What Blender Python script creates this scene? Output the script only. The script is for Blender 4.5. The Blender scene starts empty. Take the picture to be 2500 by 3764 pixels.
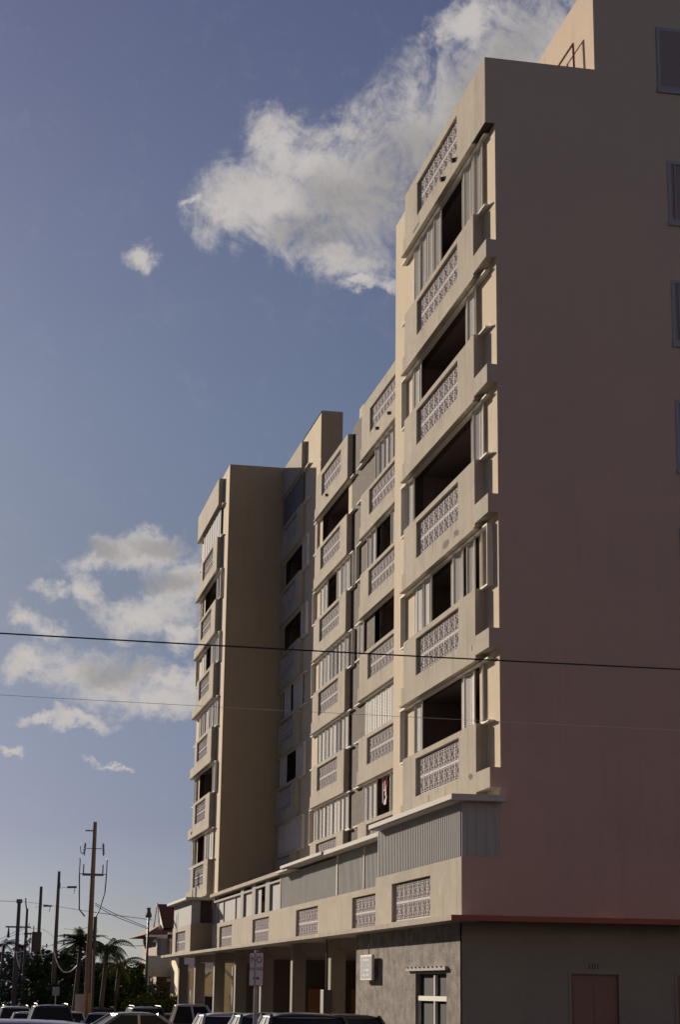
import bpy, bmesh, math, random
from mathutils import Vector, Matrix
random.seed(7)
R = math.radians
sc = bpy.context.scene
C = sc.collection

# ------------------------------------------------------------------ camera
cam_d = bpy.data.cameras.new('camera'); cam = bpy.data.objects.new('camera', cam_d); C.objects.link(cam)
cam_d.sensor_fit = 'HORIZONTAL'; cam_d.sensor_width = 24.0; cam_d.lens = 64.8
cam_d.clip_start = 0.2; cam_d.clip_end = 6000
rt = Vector((0.97978375, -0.19963876, 0.01296772))
up = -Vector((0.06253859, 0.24406541, -0.96774015))
fw = Vector((0.19003347, 0.94898706, 0.25161645))
m = Matrix.Identity(4)
for i in range(3):
    m[i][0] = rt[i]; m[i][1] = up[i]; m[i][2] = -fw[i]
m.translation = Vector((0, 0, 1.8))
cam.matrix_world = m
sc.camera = cam

# ------------------------------------------------------------------ light
SUN_V = Vector((-1.0, 2.85, 0.78)).normalized()
sun_el = math.asin(SUN_V.z); sun_az = math.atan2(SUN_V.x, SUN_V.y)
sd = bpy.data.lights.new('sun', 'SUN'); sd.energy = 5.0; sd.angle = R(0.5); sd.color = (1.0, 0.865, 0.70)
so = bpy.data.objects.new('sun', sd); C.objects.link(so)
so.rotation_euler = (-SUN_V).to_track_quat('-Z', 'Y').to_euler()

w = bpy.data.worlds.new('World'); sc.world = w; w.use_nodes = True
wn, wl = w.node_tree.nodes, w.node_tree.links
wn.clear()
def N(t, **k):
    n = wn.new(t)
    for a, b in k.items(): setattr(n, a, b)
    return n
def MA(op, a, b=None, c=None, clamp=False):
    n = N('ShaderNodeMath', operation=op, use_clamp=clamp)
    for i, v in enumerate((a, b, c)):
        if v is None: continue
        if isinstance(v, (int, float)): n.inputs[i].default_value = v
        else: wl.new(v, n.inputs[i])
    return n.outputs[0]
tc = N('ShaderNodeTexCoord'); sep = N('ShaderNodeSeparateXYZ'); wl.new(tc.outputs['Generated'], sep.inputs[0])
az = MA('MULTIPLY', MA('ARCTAN2', sep.outputs[0], sep.outputs[1]), 57.29578)
el = MA('MULTIPLY', MA('ARCSINE', sep.outputs[2]), 57.29578)
comb = N('ShaderNodeCombineXYZ'); wl.new(az, comb.inputs[0]); wl.new(el, comb.inputs[1])
# wispy warp of the direction so that cloud outlines are ragged
wz = N('ShaderNodeTexNoise'); wz.inputs['Scale'].default_value = 0.55; wz.inputs['Detail'].default_value = 8; wz.inputs['Roughness'].default_value = 0.66
wl.new(comb.outputs[0], wz.inputs['Vector'])
ws = N('ShaderNodeVectorMath', operation='SUBTRACT'); wl.new(wz.outputs['Color'], ws.inputs[0]); ws.inputs[1].default_value = (.5, .5, .5)
wm = N('ShaderNodeVectorMath', operation='MULTIPLY_ADD'); wl.new(ws.outputs[0], wm.inputs[0]); wm.inputs[1].default_value = (2.5, 2.2, 0); wl.new(comb.outputs[0], wm.inputs[2])
WARP = wm.outputs[0]
blobs = [(8.9,24.1,2.8,1.6,0),(10.2,25.2,1.6,1.2,0),(11.64,24.51,3.22,2.3,20),(14.39,26.55,3.24,2.1,40),(17.2,28.0,3.6,2.3,40),(15.5,29.4,1.6,.9,20),(9.1,25.9,1.1,1.35,15),(7.53,23.75,1.46,.99,0),(11.21,22.6,2.0,.66,-15),(6.43,24.0,.64,.23,25),(12.04,21.69,1.09,.33,0),(4.6,22.21,.72,.51,0),
(3.22,12.83,1.03,.5,20),(4.4,13.13,1.55,.51,0),(5.69,13.35,1.56,.63,0),(6.42,12.19,1.12,1.1,0),(5.26,11.23,1.71,.76,0),(3.17,11.99,.77,.5,-40),(2.32,11.95,.68,.33,10),(6.22,10.67,.77,.51,-30),(1.54,10.83,.59,.37,-30),(2.23,10.52,.5,.42,-40),
(3.3,9.48,1.6,.79,0),(4.41,9.1,1.77,.84,0),(1.79,9.42,.92,.42,0),(5.95,8.64,1.61,.54,0),(5.85,9.23,1.7,.46,10),(3.29,7.98,1.09,.25,0),(6.87,9.17,.77,.67,20),(2.2,8.03,.75,.23,15),
(1.0,6.8,.50,.15,0),(3.93,6.84,.42,.12,10),(4.52,6.72,.59,.12,0),
(-12,14,4,1.2,10),(-20,22,5,2,20),(40,18,6,2.4,10),(60,30,8,3,30),(120,20,9,3,0),(-90,25,9,3,10),(170,30,10,4,0),(-150,18,9,2.5,0),(-45,12,6,1.2,0),(30,40,6,3,20)]
tot = None
for (a, e, ra, re, rot) in blobs:
    mp = N('ShaderNodeMapping', vector_type='TEXTURE')
    mp.inputs['Location'].default_value = (a, e, 0); mp.inputs['Rotation'].default_value = (0, 0, R(rot)); mp.inputs['Scale'].default_value = (ra*(1.38 if e > 16 or e < 7 else 1.5), re*(1.38 if e > 16 or e < 7 else 1.42), 1)
    wl.new(WARP, mp.inputs['Vector'])
    g = N('ShaderNodeTexGradient', gradient_type='QUADRATIC_SPHERE'); wl.new(mp.outputs[0], g.inputs[0])
    g2 = MA('SQRT', g.outputs['Fac'])
    tot = g2 if tot is None else MA('SMOOTH_MAX', tot, g2, 0.12)
fb = N('ShaderNodeTexNoise'); fb.inputs['Scale'].default_value = 0.6; fb.inputs['Detail'].default_value = 10; fb.inputs['Roughness'].default_value = 0.66; fb.inputs['Distortion'].default_value = 0.9
wl.new(comb.outputs[0], fb.inputs['Vector'])
fbo = MA('SUBTRACT', fb.outputs['Fac'], 0.5)
fine = N('ShaderNodeTexNoise'); fine.inputs['Scale'].default_value = 3.2; fine.inputs['Detail'].default_value = 6; fine.inputs['Roughness'].default_value = 0.6; fine.inputs['Distortion'].default_value = 0.8
wl.new(comb.outputs[0], fine.inputs['Vector'])
fino = MA('SUBTRACT', fine.outputs['Fac'], 0.5)
dens = MA('ADD', MA('MULTIPLY_ADD', fbo, 1.7, tot), MA('MULTIPLY', fino, 0.5))
mr = N('ShaderNodeMapRange', interpolation_type='SMOOTHSTEP'); wl.new(dens, mr.inputs['Value'])
mr.inputs['From Min'].default_value = 0.08; mr.inputs['From Max'].default_value = 0.92
gate = N('ShaderNodeMapRange', interpolation_type='SMOOTHSTEP'); wl.new(tot, gate.inputs['Value']); gate.inputs['From Min'].default_value = 0.02; gate.inputs['From Max'].default_value = 0.32
cover = MA('MULTIPLY', mr.outputs[0], gate.outputs[0])
deep = None      # the deep, grey-bellied parts of the larger clouds
for (a, e, ra, re, rot) in [(13.6,25.0,3.6,1.7,35),(11.6,24.2,2.2,.9,0),(10.6,23.3,1.8,.6,0),(16.4,27.6,3,1.2,45),(4.3,9.45,1.3,.5,0),(3.7,13.15,1.2,.28,0),(5.9,12.2,1.2,.4,0),(5.9,13.4,1.2,.3,0),(-19,22,4,1.5,10),(60,30,7,2.5,30),(-90,25,8,2.4,10)]:
    mp = N('ShaderNodeMapping', vector_type='TEXTURE')
    mp.inputs['Location'].default_value = (a, e, 0); mp.inputs['Rotation'].default_value = (0, 0, R(rot)); mp.inputs['Scale'].default_value = (ra*1.4, re*1.5, 1)
    wl.new(WARP, mp.inputs['Vector']); g = N('ShaderNodeTexGradient', gradient_type='QUADRATIC_SPHERE'); wl.new(mp.outputs[0], g.inputs[0])
    g2 = MA('SQRT', g.outputs['Fac']); deep = g2 if deep is None else MA('SMOOTH_MAX', deep, g2, 0.2)
# thick parts of a cloud seen from below are greyer than its thin sunlit rims
thick = N('ShaderNodeMapRange', interpolation_type='SMOOTHSTEP'); wl.new(MA('MULTIPLY_ADD', fino, 0.45, MA('MULTIPLY_ADD', fbo, 0.7, MA('MULTIPLY', deep, 1.2))), thick.inputs['Value'])
thick.inputs['From Min'].default_value = -0.1; thick.inputs['From Max'].default_value = 1.0
cc = N('ShaderNodeMix', data_type='RGBA'); wl.new(thick.outputs[0], cc.inputs['Factor'])
CL = 1.28
cc.inputs['A'].default_value = (0.325*CL, 0.305*CL, 0.295*CL, 1); cc.inputs['B'].default_value = (0.20*CL, 0.19*CL, 0.187*CL, 1)
sky = N('ShaderNodeTexSky', sky_type='NISHITA'); sky.sun_disc = False; sky.sun_elevation = sun_el; sky.sun_rotation = sun_az
sky.air_density = 1.0; sky.dust_density = 0.6; sky.ozone_density = 2.0; sky.altitude = 0
skm = N('ShaderNodeMix', data_type='RGBA', blend_type='MULTIPLY'); skm.inputs['Factor'].default_value = 1
wl.new(sky.outputs[0], skm.inputs['A'])
# sky tinted by elevation: the glow near the horizon is weaker and greyer than the plain model's
rmp = N('ShaderNodeValToRGB'); wl.new(MA('DIVIDE', el, 30.0, clamp=True), rmp.inputs[0])
er = rmp.color_ramp.elements
stops = [(0, (.31, .42, .76)), (.066, (.285, .36, .64)), (.16, (.27, .30, .52)), (.38, (.345, .365, .47)), (.58, (.40, .43, .56)), (.8, (.43, .43, .60)), (1, (.44, .41, .62))]
er[0].position, er[0].color = stops[0][0], (*stops[0][1], 1); er[1].position, er[1].color = 1, (*stops[-1][1], 1)
for p_, c_ in stops[1:-1]:
    e_ = er.new(p_); e_.color = (*c_, 1)
wl.new(rmp.outputs[0], skm.inputs['B'])
SKY_STR = 0.0655
mx = N('ShaderNodeMix', data_type='RGBA'); wl.new(cover, mx.inputs['Factor'])
sks = N('ShaderNodeVectorMath', operation='SCALE'); wl.new(skm.outputs['Result'], sks.inputs[0]); sks.inputs['Scale'].default_value = SKY_STR
hz_ = N('ShaderNodeHueSaturation'); hz_.inputs['Saturation'].default_value = 0.82; hz_.inputs['Value'].default_value = 0.97; wl.new(skm.outputs['Result'], hz_.inputs['Color']); wl.new(hz_.outputs[0], sks.inputs[0])
sk2 = N('ShaderNodeVectorMath', operation='MINIMUM'); wl.new(sks.outputs[0], sk2.inputs[0]); sk2.inputs[1].default_value = (.315, .32, .335)   # caps sky brightness so the glow round the sun fills shadows less
wl.new(sk2.outputs[0], mx.inputs['A']); wl.new(cc.outputs['Result'], mx.inputs['B'])
bg = N('ShaderNodeBackground'); wl.new(mx.outputs['Result'], bg.inputs['Color']); bg.inputs['Strength'].default_value = 1.0
wo = N('ShaderNodeOutputWorld'); wl.new(bg.outputs[0], wo.inputs[0])
sc.view_settings.view_transform = 'Standard'; sc.view_settings.look = 'None'; sc.view_settings.gamma = 1.0
sc.view_settings.exposure = 0.45
sc.render.film_transparent = False
sc.cycles.max_bounces = 8; sc.cycles.diffuse_bounces = 5

# ------------------------------------------------------------------ materials
MATS = {}
def mat(name, col, rough=0.85, var=0.0, vscale=2.0, streak=0.0, bump=0.0, bscale=60.0, metal=0.0, col2=None, spec=0.3, stretch=(1, 1, 1), blotch=0.0, edge=0.0, top_col=None):
    if name in MATS: return MATS[name]
    mt = bpy.data.materials.new(name); mt.use_nodes = True
    nt = mt.node_tree; nd, lk = nt.nodes, nt.links
    p = nd['Principled BSDF']; p.inputs['Roughness'].default_value = rough; p.inputs['Metallic'].default_value = metal
    p.inputs['Specular IOR Level'].default_value = spec
    tcn = nd.new('ShaderNodeTexCoord'); base = nd.new('ShaderNodeRGB'); base.outputs[0].default_value = (*col, 1); cur = base.outputs[0]
    def noise(scale, st=(1, 1, 1), detail=5, rg=0.6):
        mp = nd.new('ShaderNodeMapping'); mp.inputs['Scale'].default_value = st; lk.new(tcn.outputs['Object'], mp.inputs['Vector'])
        n = nd.new('ShaderNodeTexNoise'); n.inputs['Scale'].default_value = scale; n.inputs['Detail'].default_value = detail; n.inputs['Roughness'].default_value = rg
        lk.new(mp.outputs[0], n.inputs['Vector']); return n.outputs['Fac']
    def blend(fac, lo, hi, c, amt, mode='MIX'):
        nonlocal cur
        r = nd.new('ShaderNodeMapRange'); r.inputs['From Min'].default_value = lo; r.inputs['From Max'].default_value = hi
        r.inputs['To Max'].default_value = amt; lk.new(fac, r.inputs['Value'])
        x = nd.new('ShaderNodeMix'); x.data_type = 'RGBA'; x.blend_type = mode; lk.new(r.outputs[0], x.inputs['Factor']); lk.new(cur, x.inputs['A'])
        x.inputs['B'].default_value = (*c, 1); cur = x.outputs['Result']
    if var:
        c2 = col2 or tuple(v*0.7 for v in col)
        blend(noise(vscale, stretch), 0.35, 0.7, c2, var)
        blend(noise(vscale*7, stretch), 0.4, 0.7, c2, var*0.6)
    if streak: # rain streaks: dirt with a shape of its own
        blend(noise(3.2, (1, 1, 0.10), 6, 0.7), 0.52, 0.75, (0.10, 0.085, 0.07), streak)
        blend(noise(9.0, (1, 1, 0.05), 3, 0.6), 0.6, 0.75, (0.07, 0.06, 0.05), streak*0.7)
    if blotch:
        blend(noise(0.9, (1, 1, 1.4), 8, 0.75), 0.58, 0.72, tuple(v*1.25 for v in col), blotch)
        blend(noise(1.7, (1, 1, 1), 9, 0.8), 0.60, 0.78, (0.16, 0.13, 0.10), blotch)
    if top_col:    # colour turns greyer with height, the edge broken up by noise
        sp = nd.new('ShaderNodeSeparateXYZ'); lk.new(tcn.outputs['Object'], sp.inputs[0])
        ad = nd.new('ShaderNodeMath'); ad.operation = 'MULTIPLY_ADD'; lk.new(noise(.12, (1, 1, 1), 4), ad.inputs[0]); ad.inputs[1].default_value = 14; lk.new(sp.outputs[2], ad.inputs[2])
        blend(ad.outputs[0], 8, 30, top_col, 1.0)
    lk.new(cur, p.inputs['Base Color'])
    if bump:
        b = nd.new('ShaderNodeBump'); b.inputs['Strength'].default_value = bump; b.inputs['Distance'].default_value = 0.02
        lk.new(noise(bscale, stretch, 4, 0.7), b.inputs['Height']); lk.new(b.outputs[0], p.inputs['Normal'])
    MATS[name] = mt; return mt
CREAM = mat('cream_plaster', (0.55, 0.49, 0.405), 0.95, 0.6, 0.6, 0.30, 0.5, 45, blotch=0.55, col2=(0.40, 0.36, 0.30), spec=0.05)
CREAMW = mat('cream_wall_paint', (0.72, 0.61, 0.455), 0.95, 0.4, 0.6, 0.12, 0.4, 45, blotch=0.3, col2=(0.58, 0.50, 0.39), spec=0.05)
PINK = mat('pink_painted_plaster', (0.58, 0.385, 0.325), 0.95, 0.5, 0.25, 0.16, 0.4, 55, col2=(0.43, 0.32, 0.28), spec=.05, top_col=(0.44, 0.395, 0.34))
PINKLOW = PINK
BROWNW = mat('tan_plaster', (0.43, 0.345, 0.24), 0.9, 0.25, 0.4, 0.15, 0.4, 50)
OLIVE = mat('olive_plaster', (0.28, 0.27, 0.235), 0.9, 0.25, 0.6, 0.1, 0.4, 50)
RED = mat('red_ledge_paint', (0.34, 0.11, 0.07), 0.7, 0.3, 3)
STUCCO = mat('rough_aggregate_stucco', (0.40, 0.365, 0.33), 0.95, 0.95, 5, 0.1, 1.0, 22, col2=(0.17, 0.145, 0.13), stretch=(1, .6, .8), spec=.05)
STUCCO2 = mat('brown_aggregate_stucco', (0.145, 0.11, 0.088), 0.95, 0.9, 5, 0.1, 1.0, 16, col2=(0.05, 0.038, 0.03))
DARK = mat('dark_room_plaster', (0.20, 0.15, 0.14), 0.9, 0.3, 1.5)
WHITE = mat('white_painted_block', (0.66, 0.62, 0.63), 0.9, 0.25, 4, 0.2, spec=.05)
ALU = mat('white_aluminium', (0.80, 0.76, 0.70), 0.8, 0.15, 3, 0.1, spec=0.15)
SLAT = mat('grey_louvre_slats', (0.80, 0.78, 0.75), 0.8, 0.2, 4, spec=0.15)
SHEET = mat('grey_corrugated_sheet', (0.42, 0.42, 0.42), 0.85, 0.25, 1.2, 0.2, spec=0.1)
DSHEET = mat('blue_grey_panel', (0.20, 0.205, 0.225), 0.85, 0.2, 1, 0.1, spec=0.15)
CAN = mat('canopy_metal', (0.55, 0.52, 0.48), 0.8, 0.25, 2, 0.25, spec=0.1)
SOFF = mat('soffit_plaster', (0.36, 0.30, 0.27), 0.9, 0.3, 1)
DRIP = mat('rain_stain', (0.27, 0.235, 0.19), 1, .5, 6)
UNDER = mat('painted_shade_and_spout', (0.075, 0.058, 0.05), 0.95, 0.4, 1.5)  # near-black colour paints shade under slabs and in reveals; drain spouts share it
COLM = mat('column_plaster', (0.30, 0.255, 0.21), 0.9, 0.3, 1.5, 0.3, 0.3)
ORANGE = mat('orange_door_paint', (0.50, 0.24, 0.12), 0.6, 0.15, 3)
BDOOR = mat('brown_door_paint', (0.24, 0.15, 0.12), 0.6, 0.15, 3)
BLUEFR = mat('dull_aluminium', (0.27, 0.28, 0.33), 0.4, 0.1, 3, spec=0.5)
GLASS = mat('dark_window_glass', (0.025, 0.025, 0.032), 0.2, spec=0.08)
MESHG = mat('insect_screen', (0.24, 0.21, 0.22), 0.7, 0.2, 8)
ASPH = mat('asphalt', (0.06, 0.058, 0.056), 0.9, 0.4, 0.5, 0, 0.5, 40)
CONC = mat('concrete', (0.33, 0.31, 0.28), 0.9, 0.3, 1)
SAND = mat('dry_ground', (0.20, 0.18, 0.12), 0.95, 0.5, 0.1)
WOOD = mat('weathered_pole_wood', (0.20, 0.15, 0.12), 0.9, 0.5, 3, 0, 0.6, 30, stretch=(1, 1, .12))
WOODG = mat('grey_pole_wood', (0.13, 0.11, 0.105), 0.9, 0.4, 3, stretch=(1, 1, .12))
IRON = mat('dark_iron', (0.05, 0.05, 0.055), 0.5, spec=0.5)
GREYM = mat('galvanised_steel', (0.32, 0.32, 0.34), 0.4, 0.2, 4, metal=0.6)
RUBBER = mat('black_rubber', (0.02, 0.02, 0.02), 0.8)
WIREB = mat('black_cable', (0.015, 0.015, 0.018), 0.6)
WIREW = mat('pale_cable', (0.6, 0.6, 0.62), 0.5)
SIGNW = mat('sign_white', (0.86, 0.90, 0.95), 0.5, 0.12, 8)
SIGNR = mat('sign_red', (0.30, 0.03, 0.05), 0.5)
INK = mat('faded_ink', (0.30, 0.36, 0.42), 0.6)
YEL = mat('yellow_house_paint', (0.90, 0.76, 0.46), 0.85, 0.15, 0.5)
ROOFR = mat('red_roof_tiles', (0.22, 0.095, 0.07), 0.9, 0.4, 4)
HBR = mat('terracotta_house_paint', (0.30, 0.19, 0.14), 0.85, 0.2, 0.6)
HWH = mat('white_trim_paint', (0.72, 0.70, 0.68), 0.6, 0.1, 2)
GRNG = mat('grey_green_timber', (0.30, 0.33, 0.32), 0.8, 0.2, 2)
AWN = mat('grey_awning_cloth', (0.42, 0.43, 0.47), 0.9, 0.15, 2)
WATER = mat('water', (0.25, 0.30, 0.36), 0.15, 0.2, 0.05, bump=0.3, bscale=0.5, spec=.2)
CLOTHR = mat('red_cloth', (0.55, 0.05, 0.07), 0.9)
CLOTHW = mat('pink_white_cloth', (0.62, 0.50, 0.50), 0.9)
PLATE = mat('plate', (0.6, 0.6, 0.6), 0.5)
LAMPR = mat('tail_lamp_red', (0.35, 0.02, 0.02), 0.2, spec=0.6)
LAMPW = mat('head_lamp', (0.7, 0.7, 0.7), 0.1, spec=0.8)
RUST = mat('rusty_steel', (0.18, 0.10, 0.07), 0.9, 0.5, 12)
def leafmat(name, a, b):
    mt = mat(name, a, 0.9, 0.8, 0.9, col2=b, spec=0.04)
    return mt
LEAF = leafmat('broad_leaves', (0.055, 0.085, 0.030), (0.030, 0.045, 0.018))
LEAF2 = leafmat('bright_leaves', (0.10, 0.13, 0.035), (0.05, 0.07, 0.02))
PALM = leafmat('palm_fronds', (0.075, 0.095, 0.035), (0.045, 0.055, 0.025))
FARL = leafmat('far_leaves', (0.075, 0.09, 0.075), (0.05, 0.06, 0.05))
BARK = mat('bark', (0.12, 0.095, 0.075), 0.95, 0.4, 4)
def paint(name, c, metal=0.0):
    mt = mat('car_paint_'+name, c, 0.25, spec=0.6, metal=metal); mt.node_tree.nodes['Principled BSDF'].inputs['Coat Weight'].default_value = 0.6
    return mt

# ------------------------------------------------------------------ mesh helpers
class MB:
    def __init__(s): s.v = []; s.f = []; s.mi = []; s.ms = []; s.cur = 0; s.smooth = False
    def use(s, mt):
        if mt not in s.ms: s.ms.append(mt)
        s.cur = s.ms.index(mt); return s
    def poly(s, pts):
        n = len(s.v); s.v += [tuple(p) for p in pts]; s.f.append(tuple(range(n, n+len(pts)))); s.mi.append(s.cur); return s
    def mesh(s, vs, fs):
        n = len(s.v); s.v += [tuple(p) for p in vs]
        for f in fs: s.f.append(tuple(i+n for i in f)); s.mi.append(s.cur)
        return s
    def box(s, x0, x1, y0, y1, z0, z1):
        if x0 > x1: x0, x1 = x1, x0
        if y0 > y1: y0, y1 = y1, y0
        if z0 > z1: z0, z1 = z1, z0
        return s.mesh([(x0,y0,z0),(x1,y0,z0),(x1,y1,z0),(x0,y1,z0),(x0,y0,z1),(x1,y0,z1),(x1,y1,z1),(x0,y1,z1)],
                      [(0,3,2,1),(4,5,6,7),(0,1,5,4),(1,2,6,5),(2,3,7,6),(3,0,4,7)])
    def obox(s, c, u, hu, v, hv, w_, hw):   # oriented box
        c = Vector(c); u = Vector(u).normalized()*hu; v = Vector(v).normalized()*hv; w_ = Vector(w_).normalized()*hw
        P = [c+a*u+b*v+d*w_ for d in (-1, 1) for b in (-1, 1) for a in (-1, 1)]
        return s.mesh(P, [(0,2,3,1),(4,5,7,6),(0,1,5,4),(1,3,7,5),(3,2,6,7),(2,0,4,6)])
    def tube(s, pts, rad, n=8, cap=True):
        pts = [Vector(p) for p in pts]; rings = []
        if not hasattr(rad, '__len__'): rad = [rad]*len(pts)
        base = len(s.v); a = None
        for i, p in enumerate(pts):
            d = (pts[min(i+1, len(pts)-1)]-pts[max(i-1, 0)]).normalized()
            if a is None: a = d.orthogonal().normalized()
            else:
                a = a-d*a.dot(d); a = a.normalized() if a.length > 1e-6 else d.orthogonal().normalized()
            b = d.cross(a)
            for k in range(n):
                t = 2*math.pi*k/n; s.v.append(tuple(p+(a*math.cos(t)+b*math.sin(t))*rad[i]))
        for i in range(len(pts)-1):
            for k in range(n):
                s.f.append((base+i*n+k, base+i*n+(k+1) % n, base+(i+1)*n+(k+1) % n, base+(i+1)*n+k)); s.mi.append(s.cur)
        if cap:
            s.f.append(tuple(base+k for k in reversed(range(n)))); s.mi.append(s.cur)
            s.f.append(tuple(base+(len(pts)-1)*n+k for k in range(n))); s.mi.append(s.cur)
        return s
    def build(s, name, mt=None, parent=None, smooth=False, recalc=False):
        me = bpy.data.meshes.new(name); me.from_pydata(s.v, [], s.f)
        ms = s.ms or [mt or CREAM]
        for x in ms: me.materials.append(x)
        if s.ms: me.polygons.foreach_set('material_index', s.mi)
        if smooth: me.polygons.foreach_set('use_smooth', [True]*len(me.polygons))
        me.update()
        if recalc:
            bm = bmesh.new(); bm.from_mesh(me); bmesh.ops.recalc_face_normals(bm, faces=bm.faces); bm.to_mesh(me); bm.free()
        o = bpy.data.objects.new(name, me); C.objects.link(o)
        if parent is not None: o.parent = parent
        return o
def empty(name, loc=(0, 0, 0), rz=0):
    o = bpy.data.objects.new(name, None); C.objects.link(o); o.location = loc; o.rotation_euler = (0, 0, rz); return o
def tag(o, label=None, cat=None, group=None, kind=None):
    if label: o['label'] = label
    if cat: o['category'] = cat
    if group: o['group'] = group
    if kind: o['kind'] = kind
    return o
def copy_tree(o, parent=None):
    c = o.copy(); C.objects.link(c); c.parent = parent
    for ch in [q for q in sc.objects if q.parent == o]: copy_tree(ch, c)
    return c
def bevel(o, wd=0.01, seg=2):
    b = o.modifiers.new('bevel', 'BEVEL'); b.width = wd; b.segments = seg; b.limit_method = 'ANGLE'; return o

def wall_x(mb, x, xb, y0, y1, z0, z1, holes, rev=None):
    """wall face looking to -x with rectangular holes whose reveals run back to xb"""
    ys = sorted({y0, y1, *[h[0] for h in holes], *[h[1] for h in holes]}); zs = sorted({z0, z1, *[h[2] for h in holes], *[h[3] for h in holes]})
    ys = [y for y in ys if y0 <= y <= y1]; zs = [z for z in zs if z0 <= z <= z1]
    for i in range(len(ys)-1):
        for j in range(len(zs)-1):
            yc, zc = (ys[i]+ys[i+1])/2, (zs[j]+zs[j+1])/2
            if any(h[0] < yc < h[1] and h[2] < zc < h[3] for h in holes): continue
            mb.poly([(x, ys[i+1], zs[j]), (x, ys[i], zs[j]), (x, ys[i], zs[j+1]), (x, ys[i+1], zs[j+1])])
    if rev: mb.use(rev)
    for (a, b, c, d) in holes:
        mb.poly([(x,a,c),(x,b,c),(xb,b,c),(xb,a,c)]); mb.poly([(x,a,d),(xb,a,d),(xb,b,d),(x,b,d)])
        mb.poly([(x,a,c),(xb,a,c),(xb,a,d),(x,a,d)]); mb.poly([(x,b,c),(x,b,d),(xb,b,d),(xb,b,c)])
def wall_y(mb, y, yb, x0, x1, z0, z1, holes=()):
    xs = sorted({x0, x1, *[h[0] for h in holes], *[h[1] for h in holes]}); zs = sorted({z0, z1, *[h[2] for h in holes], *[h[3] for h in holes]})
    for i in range(len(xs)-1):
        for j in range(len(zs)-1):
            xc, zc = (xs[i]+xs[i+1])/2, (zs[j]+zs[j+1])/2
            if any(h[0] < xc < h[1] and h[2] < zc < h[3] for h in holes): continue
            mb.poly([(xs[i], y, zs[j]), (xs[i+1], y, zs[j]), (xs[i+1], y, zs[j+1]), (xs[i], y, zs[j+1])])
    for (a, b, c, d) in holes:
        mb.poly([(a,y,c),(a,yb,c),(b,yb,c),(b,y,c)]); mb.poly([(a,y,d),(b,y,d),(b,yb,d),(a,yb,d)])
        mb.poly([(a,y,c),(a,y,d),(a,yb,d),(a,yb,c)]); mb.poly([(b,y,c),(b,yb,c),(b,yb,d),(b,y,d)])

# ------------------------------------------------------------------ the setting
def gz(y):                                   # the lot slopes gently down to the water
    return 0.0 if y < 30 else max(-1.08, -(y-30)*0.0135)
g = MB()
ys = [-60, 0, 20, 30, 60, 80, 100, 110, 150, 215]
for i in range(len(ys)-1):
    a, b = ys[i], ys[i+1]
    g.poly([(-250, a, gz(a)), (400, a, gz(a)), (400, b, gz(b)), (-250, b, gz(b))])
g.poly([(-250, 215, gz(215)), (400, 215, gz(215)), (400, 225, -1.6), (-250, 225, -1.6)])
tag(g.build('ground', ASPH), kind='structure')
g = MB(); g.poly([(-3000, 218, -1.25), (3000, 218, -1.25), (3000, 2500, -1.25), (-3000, 2500, -1.25)])
tag(g.build('water', WATER), kind='structure')
g = MB(); g.mesh([(-3000, 880, -1.5), (3000, 880, -1.5), (3000, 900, 0.5), (-3000, 900, .5), (3000, 2500, 2), (-3000, 2500, 2)], [(0,1,2,3),(3,2,4,5)])
tag(g.build('far_shore_terrain', SAND), kind='structure')
g = MB()
for (a, b) in ((34.6, 60), (60, 92)):
    g.mesh([(9.2,a,gz(a)-.1),(40,a,gz(a)-.1),(40,b,gz(b)-.1),(9.2,b,gz(b)-.1),(9.2,a,gz(a)+.13),(40,a,gz(a)+.13),(40,b,gz(b)+.13),(9.2,b,gz(b)+.13)],
           [(4,5,6,7),(0,1,5,4),(3,0,4,7)])
tag(g.build('pavement', CONC), kind='structure')
g = MB()
for i in range(9):
    x = -1.0; y0 = 26+i*9
    g.poly([(x-.06, y0, gz(y0)+.006), (x+.06, y0, gz(y0)+.006), (x+.06, y0+3.4, gz(y0+3.4)+.006), (x-.06, y0+3.4, gz(y0+3.4)+.006)])
tag(g.build('road_marking', mat('road_paint', (.6,.6,.56), .8, .4, 3)), kind='structure')

# ------------------------------------------------------------------ the apartment building
B = empty('apartment_building', (10.9, 37, 0))
tag(B, 'long cream and pink apartment block with stacked balconies, louvred shutters and an open ground floor', 'building')
def bp(mb, name, mt=None, parent=None, **k):
    o = mb.build(name, mt, None, **k)
    if parent is None:
        o.data.transform(Matrix.Translation((-10.9, -37, 0))); o.parent = B
    else:
        o.data.transform(Matrix.Translation((-10.9, -37, 0))); o.parent = parent
    return o
P = 2.955
zb = lambda k: 5.84+P*(k-1)       # underside of balcony k
zt = lambda k: 7.40+P*(k-1)       # top of balcony k parapet
X1, X2, X5 = 10.90, 13.65, 11.0
XR = 32.0
ROOF, ROOF2 = 22.66, 25.25

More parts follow.
